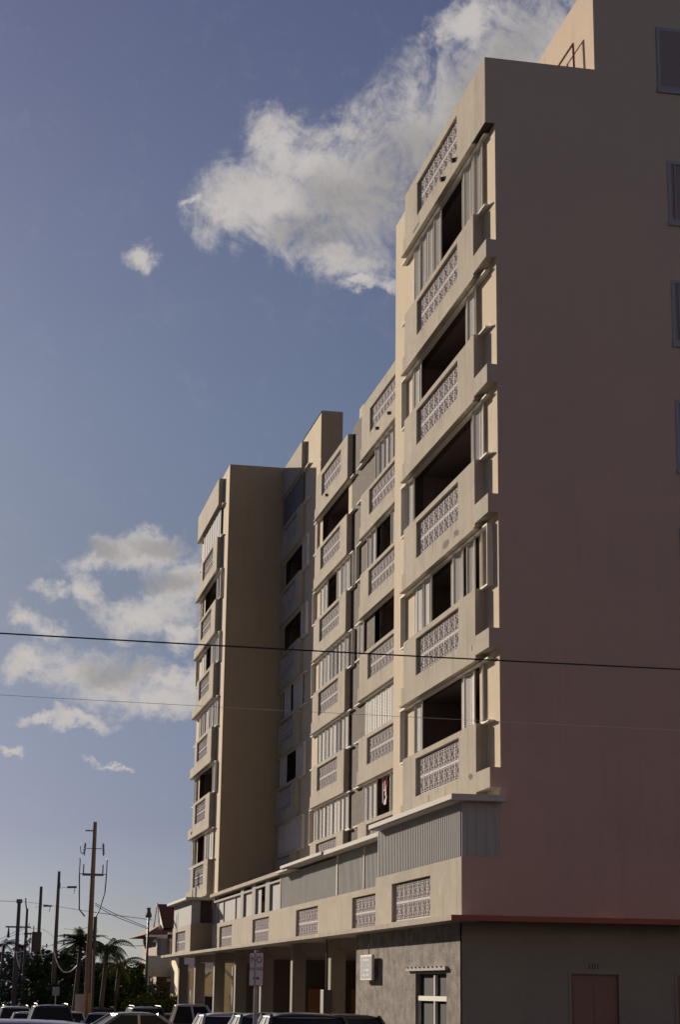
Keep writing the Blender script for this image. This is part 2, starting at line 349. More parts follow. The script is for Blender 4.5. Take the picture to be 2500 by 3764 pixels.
# stacks: name, wall x, y of box near, y far, top level with grille, slab near, slab far, hole range, frame range, groups of shutters
ST = {
 'S1': dict(W=X1, F=10.67, y0=38.07, y1=44.85, s0=37.0, s1=45.08, h=(38.55, 44.55), fr=(37.45, 45.65), g=(39.6, 43.45), zi={6: 21.03},
   sh={5: [(41.6,44.44),(38.66,39.79),(37.86,38.5)], 4: [(43.7,44.8),(38.41,39.53)], 3: [(44.4,45.55),(37.93,39.05)], 2: [(42.57,44.48),(39.67,40.86),(38.69,39.31),(38.04,38.44)], 1: [(43.51,44.58),(38.79,39.99),(38.11,38.31)]}),
 'S2': dict(W=X2, F=13.45, y0=55.4, y1=63.3, s0=55.2, s1=63.5, h=(55.8, 61.7), fr=(55.0, 64.45), g=(58.0, 61.85), zi={},
   sh={5: [(57.2,61.5)], 4: [(61.26,63.06),(58.1,59.26)], 3: [(63.2,64.37)], 2: [(58.0,62.98)], 1: [(60.81,63.02),(58.0,59.09)]}),
 'S3': dict(W=X2, F=13.45, y0=65.85, y1=72.1, s0=65.85, s1=72.5, h=(66.5, 71.7), fr=(65.05, 73.05), g=(67.25, 71.03), zi={},
   sh={5: [(72.5,73.0)], 4: [(70.13,71.91),(65.8,68.54)], 3: [(65.78,72.0)], 2: [(65.65,72.04)], 1: [(65.53,72.02)]}),
 'S4': dict(W=X2, F=13.45, y0=75.85, y1=80.9, s0=75.85, s1=80.9, h=(76.3, 80.5), fr=(74.55, 80.88), g=(77.0, 80.3), zi={},
   sh={5: [(74.61,75.96)], 4: [(74.55,76.05)], 3: [(78.25,80.06),(75.36,77.85)], 2: [(78.94,80.8),(75.06,76.85)], 1: [(75.0,80.8)], 6: []}),
 'S5': dict(W=X5, F=10.75, y0=82.75, y1=88.8, s0=82.75, s1=90.45, h=(83.2, 88.5), fr=(82.1, 90.45), g=(84.3, 87.9), zi={},
   sh={5: [(89.1,90.4),(82.5,83.81)], 4: [(86.93,88.57),(82.41,85.63)], 3: [(82.13,88.76)], 2: [(89.15,90.22),(81.9,83.58)], 1: [(89.0,90.39),(82.44,85.45)], 6: []}),
}
def screen_mesh(x, y0, y1, z0, z1, nc, nr, parent, full=True):
    """ornamental breeze blocks; every bar is real and deep"""
    b = MB(); d = 0.07; xc = x+d/2
    cw, ch = (y1-y0)/nc, (z1-z0)/nr
    def bar(p, q, t, dd=d):
        p = Vector((xc, *p)); q = Vector((xc, *q)); u = q-p
        if u.length < 1e-5: return
        b.obox((p+q)/2, u, u.length/2+t*.3, u.cross(Vector((1, 0, 0))), t/2, (1, 0, 0), dd/2)
    for j in range(nr+1): bar((y0, z0+j*ch), (y1, z0+j*ch), 0.055 if 0 < j < nr else 0.03)
    for i in range(nc+1): bar((y0+i*cw, z0), (y0+i*cw, z1), 0.05, d+.006)
    for i in range(nc):
        for j in range(nr):
            cy, cz = y0+(i+.5)*cw, z0+(j+.5)*ch; a, h = cw*.5-.04, ch*.5-.03
            n = 10
            for k in range(n):
                t0, t1 = 2*math.pi*k/n, 2*math.pi*(k+1)/n
                bar((cy+a*.55*math.cos(t0), cz+h*.52*math.sin(t0)), (cy+a*.55*math.cos(t1), cz+h*.52*math.sin(t1)), 0.022)
            if full:
                for sy in (-1, 1):
                    bar((cy+sy*a, cz), (cy+sy*a*.55, cz), .02)
                    for sz in (-1, 1):
                        bar((cy, cz+sz*h*.52), (cy+sy*a*.45, cz+sz*h*.78), .018); bar((cy+sy*a*.45, cz+sz*h*.78), (cy, cz+sz*h), .018)
                        bar((cy+sy*a*.55, cz+sz*h*.2), (cy+sy*a, cz+sz*h*.55), .016)
                for sz in (-1, 1): bar((cy-a*.9, cz+sz*h*.86), (cy+a*.9, cz+sz*h*.86), .014)
    return bp(b, 'breeze_block_screen', WHITE, parent)
def balcony(S, k, solid=False):
    s = ST[S]; F, W = s['F'], s['W']; z0 = s['zi'].get(k, zb(k)); z1 = zt(k)
    if k == 6 and S in ('S1', 'S2', 'S3'): z1 = ROOF-.0 if S == 'S1' else 22.36+(.25 if S == 'S2' else 0)
    if k == 7: z0, z1 = (23.72, 25.0)
    y0, y1 = s['y0'], s['y1']
    b = MB(); gy = s['g']; gz_ = (z0+.54, z0+1.38) if k < 6 or S in ('S4', 'S5') else (z0+.5 if S == 'S1' else 21.28, z0+1.34 if S == 'S1' else 22.1)
    holes = [] if solid else [(gy[0]-.12, gy[1]+.06, gz_[0]-.03, gz_[1]+.05)]
    b.use(CREAM)
    yy0, yy1 = y0, y1
    if k in (6, 7) and S == 'S1': yy0 = 37.0
    if k == 7: yy1 = s['s1']
    wall_x(b, F, F+.17, yy0, yy1, z0, z1, holes)
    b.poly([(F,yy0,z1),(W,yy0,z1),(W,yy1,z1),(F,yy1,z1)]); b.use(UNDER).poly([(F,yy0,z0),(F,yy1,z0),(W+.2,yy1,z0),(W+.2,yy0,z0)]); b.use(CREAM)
    if not (k in (6, 7) and S == 'S1'): b.poly([(F,yy0,z0),(W,yy0,z0),(W,yy0,z1),(F,yy0,z1)])
    b.poly([(F,yy1,z0),(F,yy1,z1),(W,yy1,z1),(W,yy1,z0)])
    if holes:
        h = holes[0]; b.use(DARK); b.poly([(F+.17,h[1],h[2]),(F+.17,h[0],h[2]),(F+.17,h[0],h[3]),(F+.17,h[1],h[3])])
        b.use(DRIP)   # rain stains running down from the blocks
        rg = random.Random(hash((S[1], k)) & 255 if False else ord(S[1])*17+k*5)
        for q in range(7):
            y = rg.uniform(gy[0], gy[1]); w0 = rg.uniform(.012, .045); hh = rg.uniform(.10, .42)
            b.poly([(F-.002, y+w0, h[2]), (F-.002, y, h[2]), (F-.002, y+w0*.4, h[2]-hh), (F-.002, y+w0*.6, h[2]-hh)])
    b.use(CREAM)
    # slab ends running on past the parapet box, and a thin drip lip along the front
    if s['s0'] < y0-.05 and not (k == 6 and S == 'S1'): b.box(F, W-.002, s['s0']+.001, y0-.001, z0+.08, z0+.50)
    if s['s1'] > y1+.05 and k < 7: b.box(F-.003, W-.002, y1+.001, s['s1'], z0-.002, z0+.42)
    b.box(F-.025, F+.10, y0+.01, max(y1, s['s1'])+.12, z0-.045, z0-.003)
    o = bp(b, 'balcony')
    if not solid:
        full = S in ('S1', 'S2', 'S3')
        screen_mesh(F+.075, gy[0], gy[1], gz_[0], gz_[1], 8, 2, o, full)
    if k == 6 and S in ('S1', 'S2', 'S3'):
        pass
    return o
def shutters(S, k, parent, ya, yb_, z0, z1):
    x = ST[S]['W']-.03; L = yb_-ya; n = max(1, round(L/.37)); wd = L/n
    b = MB(); b.use(ALU)
    for i in range(n):
        sg = 1 if i % 2 == 0 else -1
        if S == 'S2' and k == 2: am = .02
        else: am = random.uniform(.03, .09)
        a = Vector((x-am*sg*.5, ya+i*wd+.01, 0)); c = Vector((x+am*sg*.5, ya+(i+1)*wd-.01, 0))
        if i > 0: pass
        u = (c-a).normalized(); nrm = Vector((-u.y, u.x, 0)); ln = (c-a).length; mid = (a+c)/2
        zc = (z0+z1)/2; H = (z1-z0)/2-.02
        b.use(ALU)
        for e in (a, c): b.obox((e.x, e.y, zc), u, .017, nrm, .017, (0, 0, 1), H)
        for zz in (z0+.045, z1-.045): b.obox((mid.x, mid.y, zz), u, ln/2-.018, nrm, .012, (0, 0, 1), .025)
        b.use(SLAT); ns = 27 if S == 'S1' else 24; pit = (2*H-.12)/ns
        for q in range(ns):
            zz = z0+.08+pit*(q+.5)
            tilt = Vector((nrm.x, nrm.y, 0))*(-.42 if nrm.x < 0 else .42)+Vector((0, 0, 1.0))   # louvres shed rain: lower edge outwards
            b.obox((mid.x, mid.y, zz), u, ln/2-.02, tilt, pit*.50, tilt.cross(u), .004)
    return bp(b, 'folding_shutter', None, parent)
def window(S, k):
    s = ST[S]; W = s['W']; z0 = zt(k); z1 = s['zi'].get(k+1, zb(k+1) if k < 6 else 23.72)
    f0, f1 = s['fr']; b = MB()
    # head rail, sill rail, inner head shadow groove
    b.box(W-.13, W-.005, f0, f1, z1-.085, z1-.05)
    b.box(W-.13, W-.005, f0, f1, z0-.04, z0-.002)
    o = bp(b, 'window', ALU)
    for e, sg in ((f0, 1), (f1, -1)):
        if (S, k, e == f0) in (('S1',2,True),('S1',2,False),('S1',1,False),('S1',4,False),('S1',3,False),('S2',4,False),('S3',4,True),('S3',4,False),('S3',3,True),('S3',3,False),('S3',1,False),('S4',4,True),('S4',5,True),('S4',2,True),('S4',1,True),('S5',4,True),('S5',5,True),('S5',2,True),('S5',4,False)):
            b = MB(); b.box(W-.13, W-.005, e, e+sg*.03, z0, z1-.086); bp(b, 'end_post', ALU, o)
    for (a, c) in s['sh'].get(k, []): shutters(S, k, o, a, c, z0+.002, z1-.088)
    if k == 6:   # top storeys closed with flat panels
        b = MB(); x = W-.05; y = s['h'][0]-.3; n = 14; st = (s['h'][1]+.5-y)/n
        for i in range(n): b.box(x-.04-(i % 2)*.012, x+.02, y+i*st, y+(i+1)*st-.006, z0+.004, z1-.09)
        bp(b, 'closed_panel', DSHEET, o)
    return o
# facade walls with the window openings, each backed by a dark room
def facade(S, y0, y1, ztop, levels, x=None, mtl=CREAMW, extra=()):
    s = ST[S]; W = s['W']; b = MB(); b.use(mtl); holes = []
    for k in levels: holes.append((s['h'][0], s['h'][1], zt(k)+.001, (s['zi'].get(k+1, zb(k+1)) if k < 6 else 23.72)-.004))
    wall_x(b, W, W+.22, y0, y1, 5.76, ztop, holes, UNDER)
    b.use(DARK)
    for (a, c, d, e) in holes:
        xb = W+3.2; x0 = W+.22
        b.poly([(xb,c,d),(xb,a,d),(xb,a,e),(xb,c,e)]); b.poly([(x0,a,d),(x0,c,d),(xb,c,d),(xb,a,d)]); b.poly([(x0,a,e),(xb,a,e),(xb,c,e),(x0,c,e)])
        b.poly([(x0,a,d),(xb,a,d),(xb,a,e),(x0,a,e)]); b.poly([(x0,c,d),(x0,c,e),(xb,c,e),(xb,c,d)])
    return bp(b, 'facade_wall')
facade('S1', 37.0, 46.9, ROOF, range(1, 6))
facade('S2', 46.9, 60.85, ROOF-.05, range(1, 6))
facade('S3', 65.9, 72.4, 22.3, range(1, 6))
facade('S4', 72.4, 80.9, ROOF2, range(1, 7))
facade('S5', 80.9, 90.5, ROOF2-.06, range(1, 7))
# hole in S2 reaches the stucco strip
b = MB(); wall_x(b, X2, X2+.2, 60.85, 65.9, 5.76, 22.45, [(60.86, 61.7, zt(k)+.001, zb(k+1)-.001) for k in range(1, 6)]); bp(b, 'stucco_strip', STUCCO2)
for S in ST:
    for k in range(1, 7): balcony(S, k)
    if S in ('S4', 'S5'): balcony(S, 7, True)
    for k in range(1, 6 if S in ('S1', 'S2', 'S3') else 7): window(S, k)
# end wall (shaded, pink), with the penthouse above it
WH = [(14.9, 16.5, 22.36, 23.92), (15.07, 16.6, 19.02, 20.5), (15.07, 16.6, 16.07, 17.54), (15.07, 16.6, 13.1, 14.68), (15.07, 16.6, 10.1, 11.7)]
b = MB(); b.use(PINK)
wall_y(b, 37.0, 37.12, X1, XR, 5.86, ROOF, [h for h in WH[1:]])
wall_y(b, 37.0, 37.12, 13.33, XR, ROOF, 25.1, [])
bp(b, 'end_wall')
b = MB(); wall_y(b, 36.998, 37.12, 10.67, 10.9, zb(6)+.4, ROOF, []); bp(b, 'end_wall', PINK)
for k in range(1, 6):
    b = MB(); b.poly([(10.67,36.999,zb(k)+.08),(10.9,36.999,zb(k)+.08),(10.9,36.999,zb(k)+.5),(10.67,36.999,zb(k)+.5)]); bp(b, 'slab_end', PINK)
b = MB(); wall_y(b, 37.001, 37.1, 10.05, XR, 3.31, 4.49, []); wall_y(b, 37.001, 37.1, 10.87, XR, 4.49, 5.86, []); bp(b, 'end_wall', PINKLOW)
for i, (a, c, d, e) in enumerate(WH):
    b = MB(); t = .055
    yo = 36.975
    if i == 0: b.box(a-.02, c, 36.96, 36.999, d, e)
    b.box(a-.03, a+t, yo, 37.06, d-.02, e+.03); b.box(c-t, c+.03, yo, 37.06, d-.02, e+.03); b.box(a+t, c-t, yo, 37.06, e-t, e+.03); b.box(a+t, c-t, yo, 37.06, d-.02, d+t)
    b.box(a+.14, a+.17, yo+.012, 37.05, d+t, e-t)
    fr = bp(b, 'bedroom_window', BLUEFR)
    b = MB(); b.box(a+t, c-t, (37.02 if i else 36.955), (37.035 if i else 36.965), d+t, e-t); bp(b, 'pane', MESHG, fr)
    b = MB(); b.box(a-.05, c+.05, 36.93, 36.999, d-.12, d-.022); bp(b, 'sill', BLUEFR, fr)
# lit penthouse flank and roof of the near wing
b = MB(); b.poly([(13.33,46,ROOF),(13.33,37,ROOF),(13.33,37,25.1),(13.33,46,25.1)]); b.poly([(13.33,37,25.1),(XR,37,25.1),(XR,46,25.1),(13.33,46,25.1)]); b.poly([(13.33,46,ROOF),(13.33,46,25.1),(XR,46,25.1),(XR,46,ROOF)])
bp(b, 'penthouse', mat('ochre_plaster', (0.60, 0.46, 0.34), 0.9, 0.3, 0.8, 0.25, 0.3))
b = MB(); b.box(11.15, XR, 37.13, 46.86, ROOF-.45, ROOF-.25); b.box(X1+.01, X1+.2, 37.02, 46.88, ROOF-.3, ROOF-.004)
bp(b, 'roof', CONC)
b = MB(); b.tube([(13.25,39.3,22.4),(13.2,39.3,23.9),(13.2,38.1,23.9),(13.2,38.0,22.4)], .028, 6); bp(b, 'roof_pipe', RUST)
# flanks and backs of the volumes
b = MB()
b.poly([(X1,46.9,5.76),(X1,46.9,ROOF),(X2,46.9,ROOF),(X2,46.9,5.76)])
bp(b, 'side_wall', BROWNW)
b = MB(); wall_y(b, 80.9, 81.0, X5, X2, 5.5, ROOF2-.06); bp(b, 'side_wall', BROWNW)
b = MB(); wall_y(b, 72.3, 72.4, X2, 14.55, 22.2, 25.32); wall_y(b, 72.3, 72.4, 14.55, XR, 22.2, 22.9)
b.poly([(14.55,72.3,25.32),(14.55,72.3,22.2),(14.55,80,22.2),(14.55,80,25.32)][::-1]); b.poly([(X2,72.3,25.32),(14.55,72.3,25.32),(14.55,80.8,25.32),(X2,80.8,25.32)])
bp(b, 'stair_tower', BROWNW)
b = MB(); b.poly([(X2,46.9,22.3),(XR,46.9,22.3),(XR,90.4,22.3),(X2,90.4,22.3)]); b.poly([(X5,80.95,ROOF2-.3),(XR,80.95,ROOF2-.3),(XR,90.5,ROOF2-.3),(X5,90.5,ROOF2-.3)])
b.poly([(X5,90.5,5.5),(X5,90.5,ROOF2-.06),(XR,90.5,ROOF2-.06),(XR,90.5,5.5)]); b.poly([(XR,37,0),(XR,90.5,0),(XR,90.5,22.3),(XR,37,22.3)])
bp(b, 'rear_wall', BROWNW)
# small roof parapet block between the balconies
b = MB(); b.box(13.95, 15.4, 65.3, 66.1, 22.2, 23.45); bp(b, 'roof_upstand', BROWNW)
b = MB(); b.box(X2+.02, 14.6, 63.6, 65.9, 22.2, 22.62); bp(b, 'roof_upstand', STUCCO2)

# ---- podium storey
def pod(x, y0, y1, z0, z1, grilles, gzr, mtl=CREAM, endmat=None, xb=11.0):
    b = MB(); b.use(mtl); holes = [(a-.12, c+.06, gzr[0]-.03, gzr[1]+.05) for a, c in grilles]
    wall_x(b, x, x+.17, y0, y1, z0, z1, holes)
    b.poly([(x,y0,z1),(xb,y0,z1),(xb,y1,z1),(x,y1,z1)]); b.poly([(x,y1,z0),(x,y1,z1),(xb,y1,z1),(xb,y1,z0)])
    b.use(endmat or mtl)
    if endmat != 'none': b.poly([(x,y0,z0),(xb,y0,z0),(xb,y0,z1),(x,y0,z1)])
    b.use(DARK)
    for h in holes: b.poly([(x+.17,h[1],h[2]),(x+.17,h[0],h[2]),(x+.17,h[0],h[3]),(x+.17,h[1],h[3])])
    o = bp(b, 'podium_wall')
    for a, c in grilles: screen_mesh(x+.075, a, c, gzr[0], gzr[1], 8, 2, o)
    return o
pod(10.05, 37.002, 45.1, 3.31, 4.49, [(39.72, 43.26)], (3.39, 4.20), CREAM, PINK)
pod(10.8, 45.1, 80.89, 3.31, 4.47, [(47.7, 51.4), (56.7, 60.3), (65.9, 69.5), (75.0, 78.5)], (3.45, 4.25))
pod(9.95, 81.6, 88.6, 3.31, 4.49, [(83.6, 87.2)], (3.42, 4.22), CREAM, BROWNW)
def corr(x, y0, y1, z0, z1, parent=None, mtl=SHEET, pitch=.16, depth=.022, name='corrugated_panel'):
    b = MB(); y = y0; i = 0; pts = []
    while y < y1:
        for dy, dx in ((0, 0), (.45, 0), (.55, depth), (.95, depth)):
            if y+dy*pitch < y1: pts.append((x-dx, y+dy*pitch))
        y += pitch
    pts.append((x, y1))
    for p, q in zip(pts, pts[1:]): b.poly([(q[0],q[1],z0),(p[0],p[1],z0),(p[0],p[1],z1),(q[0],q[1],z1)])
    return bp(b, name, mtl, parent)
def enclosure(x, y0, y1, z0, z1, xb, side=True):
    o = corr(x, y0, y1, z0, z1)
    if side:
        b = MB(); n = max(2, int((xb-x)/.16)); st = (xb-x)/n
        for i in range(n):
            a = x+i*st
            b.poly([(a,y0,z0),(a+st*.5,y0,z0),(a+st*.5,y0,z1),(a,y0,z1)]); b.poly([(a+st*.5,y0,z0),(a+st*.6,y0-.02,z0),(a+st*.6,y0-.02,z1),(a+st*.5,y0,z1)]); b.poly([(a+st*.6,y0-.02,z0),(a+st,y0-.02,z0),(a+st,y0-.02,z1),(a+st*.6,y0-.02,z1)])
        bp(b, 'corrugated_panel', SHEET)
    return o
enclosure(10.07, 37.03, 44.95, 4.494, 5.60, 10.87)
enclosure(10.84, 45.0, 53.6, 4.474, 5.62, 11.0, False)
corr(10.84, 53.7, 63.4, 4.474, 5.58)
b = MB(); b.box(10.79, 10.90, 53.6, 53.72, 4.48, 5.62); b.box(10.79, 10.90, 49.9, 49.98, 4.48, 5.62); bp(b, 'jamb', ALU)
b = MB(); b.box(9.80, 10.899, 36.76, 44.66, 5.60, 5.72); b.box(9.77, 9.80, 36.74, 44.7, 5.62, 5.73); b.box(9.77, 10.95, 36.72, 36.757, 5.60, 5.735); bevel(bp(b, 'canopy', CAN), .008, 1)
b = MB(); b.box(10.45, 10.9, 44.9, 54.4, 5.64, 5.75); bp(b, 'canopy', CAN)
b = MB(); b.box(10.40, 10.98, 54.1, 61.3, 5.66, 5.76); b.box(10.5, 10.98, 53.2, 54.1, 5.70, 5.78); bevel(bp(b, 'canopy', CAN), .008, 1)
b = MB(); b.box(10.46, 10.98, 60.3, 62.5, 5.58, 5.64); bp(b, 'canopy', CAN)
b = MB(); b.box(10.66, 10.99, 62.0, 80.85, 5.60, 5.73); bp(b, 'podium_roof_edge', CREAM)
b = MB(); b.box(10.86, 13.7, 46.92, 80.88, 5.735, 5.76); bp(b, 'podium_roof', CONC)
# strip of framed windows at the far end of the podium
b = MB(); Y = [79.59, 74.41, 72.0, 69.04, 65.79, 63.5]
for y in (80.7, 79.6): b.box(10.84, 10.9, y-.05, y+.05, 4.48, 5.6)
for (a, c) in ((72.0, 72.74), (69.04, 69.85), (65.79, 66.73), (63.4, 63.6)): b.box(10.80, 10.92, a, c, 4.475, 5.6)
b.box(10.80, 10.9, 72.74, 80.85, 5.36, 5.44); b.box(10.8, 10.9, 69.85, 72.0, 5.36, 5.44); b.box(10.8, 10.9, 66.73, 69.04, 5.40, 5.47); b.box(10.8, 10.9, 63.6, 65.79, 5.40, 5.47)
for y in (77.83, 74.41): b.box(10.84, 10.88, y-.02, y+.02, 4.48, 5.36)
fr = bp(b, 'window_strip', mat('grey_painted_frame', (.42,.41,.40), .9, .2, 3, .2, spec=.05))
for (a, c, mt_) in ((72.76, 80.85, SHEET), (69.87, 71.98, SHEET), (68.1, 69.02, SHEET), (63.62, 65.77, SHEET)):
    b = MB(); b.box(10.885, 10.90, a, c, 4.476, 5.37); bp(b, 'pane', mt_, fr)
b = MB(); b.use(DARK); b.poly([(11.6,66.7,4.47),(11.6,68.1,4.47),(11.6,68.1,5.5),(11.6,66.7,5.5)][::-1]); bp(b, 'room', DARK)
# enclosure over the far pod
b = MB(); z0, z1 = 4.492, 5.52
b.box(9.97, 10.0, 81.66, 88.3, z0, z1); b.box(10.0, 10.36, 81.66, 81.7, z0, z1); b.box(10.36, 10.95, 81.66, 81.7, z0, z0+.06); b.box(10.92, 10.98, 81.66, 81.7, z0+.06, z1)
bp(b, 'corrugated_panel', SHEET)
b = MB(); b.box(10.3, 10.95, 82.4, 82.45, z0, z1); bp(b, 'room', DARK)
b = MB(); b.box(9.68, 11.0, 81.4, 88.9, 5.53, 5.64); bp(b, 'canopy', CAN)
# ledge, soffit and ground floor
b = MB(); b.box(9.55, 10.2, 36.02, 90.6, 3.165, 3.27); bp(b, 'ledge', CREAM)
b = MB(); b.box(9.552, XR, 35.96, 36.018, 3.163, 3.272); b.box(10.2, XR, 36.018, 37.04, 3.18, 3.26); bp(b, 'ledge', RED)
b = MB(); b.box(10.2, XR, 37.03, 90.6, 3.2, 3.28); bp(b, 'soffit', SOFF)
b = MB(); b.use(OLIVE); wall_y(b, 37.05, 37.2, 10.06, XR, -.4, 3.19, [(12.37, 13.39, .12, 2.18), (14.67, 15.7, .12, 2.2)]); bp(b, 'ground_floor_wall')
for i, (a, c) in enumerate(((12.37, 13.39), (14.67, 15.7))):
    b = MB(); b.box(a+.001, c-.001, 37.13, 37.17, .12, 2.18); dr = bp(b, 'door', BDOOR)
    b = MB()
    for q in (a+.07, a+.52): b.box(q, q+.40, 37.118, 37.129, .3, 1.05); b.box(q, q+.40, 37.118, 37.129, 1.2, 2.05)
    bp(b, 'door_panel', BDOOR, dr)
    b = MB(); b.box(a-.06, a-.001, 37.03, 37.12, .12, 2.24); b.box(c+.001, c+.06, 37.03, 37.12, .12, 2.24); b.box(a-.001, c+.001, 37.03, 37.12, 2.181, 2.24); bp(b, 'door_frame', OLIVE, dr)
    b = MB(); b.tube([(c-.09, 37.12, 1.05), (c-.09, 37.06, 1.05), (c-.2, 37.06, 1.05)], .012, 6); bp(b, 'handle', GREYM, dr)
def text_obj(txt, size, name, mt_, parent, mw, depth=.004):
    cu = bpy.data.curves.new(name, 'FONT'); cu.body = txt; cu.size = size; cu.extrude = depth; cu.align_x = 'CENTER'; cu.align_y = 'CENTER'; cu.space_character = 1.05
    t = bpy.data.objects.new('tmp', cu); C.objects.link(t)
    bpy.context.view_layer.update()
    me = bpy.data.meshes.new_from_object(t); bpy.data.objects.remove(t)
    me.materials.clear(); me.materials.append(mt_); me.transform(mw)
    o = bpy.data.objects.new(name, me); C.objects.link(o); o.parent = parent; return o
text_obj('101', .17, 'door_number', IRON, B, Matrix.Translation((12.86-10.9, 37.04-37, 2.33)) @ Matrix.Rotation(R(90), 4, 'X'))
# rough stucco front with its window
b = MB(); b.use(STUCCO); wh = (38.15, 40.85, 1.05, 2.17)
wall_x(b, 10.03, 10.15, 37.05, 47.2, -.5, 3.19, [wh]); b.poly([(10.03,47.2,-.5),(10.03,47.2,3.19),(14,47.2,3.19),(14,47.2,-.5)])
bp(b, 'stucco_wall')
b = MB()
b.box(10.07, 10.14, 38.16, 40.84, 1.055, 1.09); b.box(10.07, 10.14, 38.16, 40.84, 1.60, 1.70); b.box(10.075, 10.135, 39.3, 39.38, 1.09, 1.60); b.box(10.075, 10.135, 39.3, 39.38, 1.70, 2.13); b.box(10.08, 10.14, 40.76, 40.84, 1.09, 1.60)
fr = bp(b, 'ground_floor_window', ALU)
b = MB(); b.box(10.148, 10.15, 38.15, 40.85, 1.05, 2.17); bp(b, 'pane', mat('grimy_pane', (.055,.055,.065), .7, .2, 3, spec=.03), fr)
b = MB(); b.box(9.955, 10.028, 38.0, 41.5, 2.23, 2.29); b.box(9.965, 10.028, 38.05, 41.4, 2.291, 2.31)
for i in range(9): b.box(9.93, 9.96, 38.3+i*.37, 38.34+i*.37, 2.291, 2.32)
bp(b, 'awning_hood', mat('grimy_hood', (.40,.38,.35), .9, .4, 5), fr)
b = MB(); b.box(9.97, 10.028, 38.1, 40.9, 1.0, 1.045); bp(b, 'sill', STUCCO, fr)
# columns of the open ground floor
for i, y in enumerate((51.5, 57.55, 63.6, 69.6, 75.4, 81.6, 87.6)):
    b = MB(); z = gz(y)-.1
    b.box(10.2, 10.62, y-.12, y+.24, z, 2.86); b.box(10.2, 10.42, y-.12, y+.24, 2.86, 3.2)
    bp(b, 'column', COLM)
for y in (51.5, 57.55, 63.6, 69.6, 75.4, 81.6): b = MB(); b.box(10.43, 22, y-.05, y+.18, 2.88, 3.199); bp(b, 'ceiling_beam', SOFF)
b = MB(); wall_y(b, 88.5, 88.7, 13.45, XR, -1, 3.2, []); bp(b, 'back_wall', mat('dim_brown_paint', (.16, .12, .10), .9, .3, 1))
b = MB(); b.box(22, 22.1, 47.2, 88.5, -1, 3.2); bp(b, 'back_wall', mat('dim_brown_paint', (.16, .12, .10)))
b = MB(); b.box(12.7, 22, 70.0, 70.1, -1, 2.6); 
for (a, c) in ((16.14, 17.03), (18.17, 19.05)):
    b = MB(); k = 72/88.0; b.box(a*k+.02, c*k, 70.9, 70.95, -.3, 1.83); bp(b, 'garage_door', ORANGE)
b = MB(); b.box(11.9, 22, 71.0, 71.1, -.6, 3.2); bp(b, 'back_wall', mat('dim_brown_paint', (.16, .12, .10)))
b = MB(); b.tube([(12.0, 50.9, -.2), (12.0, 50.9, 1.9)], .16, 14); 
b = MB(); b.box(9.95, 10.19, 51.1, 51.55, .9, 1.80); b.tube([(10.07, 51.3, 1.8), (10.07, 51.3, 3.19)], .03, 8); bevel(bp(b, 'meter_cabinet', mat('dark_grey_box', (.10,.09,.09), .7, .2, 2)), .02)

# small worn details of the facade
for (S, y, z) in (('S1',40.78,21.32),('S1',39.72,21.34),('S2',58.72,21.0),('S2',60.6,21.02),('S3',69.85,21.0)):
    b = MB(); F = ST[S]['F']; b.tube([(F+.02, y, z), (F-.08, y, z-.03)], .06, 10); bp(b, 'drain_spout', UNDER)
SP1 = mat('bare_spalled_concrete', (.20,.165,.14), 1, .6, 12, bump=.8, bscale=30)
def spall(x, y, z, w_, h, seed):
    rg = random.Random(seed); n = 11; pts = []
    for i in range(n):
        a = 6.283*i/n; r = rg.uniform(.45, 1); pts.append((x-.003, y+w_*r*math.cos(a), z+h*r*math.sin(a)))
    b = MB(); b.poly(pts[::-1]); bp(b, 'spalled_patch', SP1)
for i, a in enumerate([(10.67,40.55,11.95,.35,.14),(10.67,39.65,11.98,.3,.12),(10.67,43.6,21.2,.4,.07),(10.67,42.2,6.18,.05,.12),(10.67,38.35,9.1,.05,.12),(10.75,89.0,9.0,.3,.09),(10.67,38.5,6.3,.22,.10)]): spall(*a, i)
# ---- wall sign (light box) and laundry: things of their own
t = empty('wall_sign', (10.0, 45.5, 2.3)); tag(t, 'small white boxed notice with faded lines of writing on the rough grey wall', 'sign')
b = MB(); b.box(9.86-10, 9.93-10, 44.6-45.5, 45.9-45.5, 2.04-2.3, 2.64-2.3); bevel(b.build('case', ALU, t), .01)
b = MB(); b.box(-.144, -.1405, -.83, .33, -.22, .30); b.build('face', mat('dull_light_box', (.50,.52,.54), .9, .15, 5, spec=.05), t)
b = MB()
for zz, wds in ((.22, (.12,.2,.1)), (.10, (.08,)), (-.02, (.3, .12)), (-.14, (.2, .1, .16))):
    y = -.6
    for w_ in wds: b.box(-.1465, -.1445, y, y+w_*1.2, zz-.025, zz+.025); y += w_*1.2+.07
b.build('writing', INK, t)
b = MB(); b.box(-.07, .028, -.5, -.4, -.1, .1); b.box(-.07, .028, .1, .2, -.1, .1); b.tube([(-.1, -.4, .34), (-.1, -.4, .88)], .012, 6); b.build('bracket', IRON, t)
t = empty('hanging_laundry', (13.75, 59.9, 8.6)); tag(t, 'red and pink clothes hanging in the open lowest window beside the louvred shutters', 'clothes')
b = MB(); b.tube([(-.05, -.5, .1), (-.05, .7, .1)], .008, 5); b.build('cord', WIREW, t)
b = MB()
for q in range(6):
    a = q/5; b.obox((-.05+.02*math.sin(q*2), .1+.03*math.sin(q*1.7), .02-a*.75), (0, 1, 0), .13+.05*math.sin(q*1.3), (.1, 0, 1), .09, (1, 0, 0), .01)
b.use(CLOTHW); o = b.build('shirt', CLOTHW, t); 
b = MB(); b.obox((-.07, .12, -.12), (0, 1, .2), .10, (0, 0, 1), .2, (1, 0, 0), .012); b.build('shirt', CLOTHR, t)
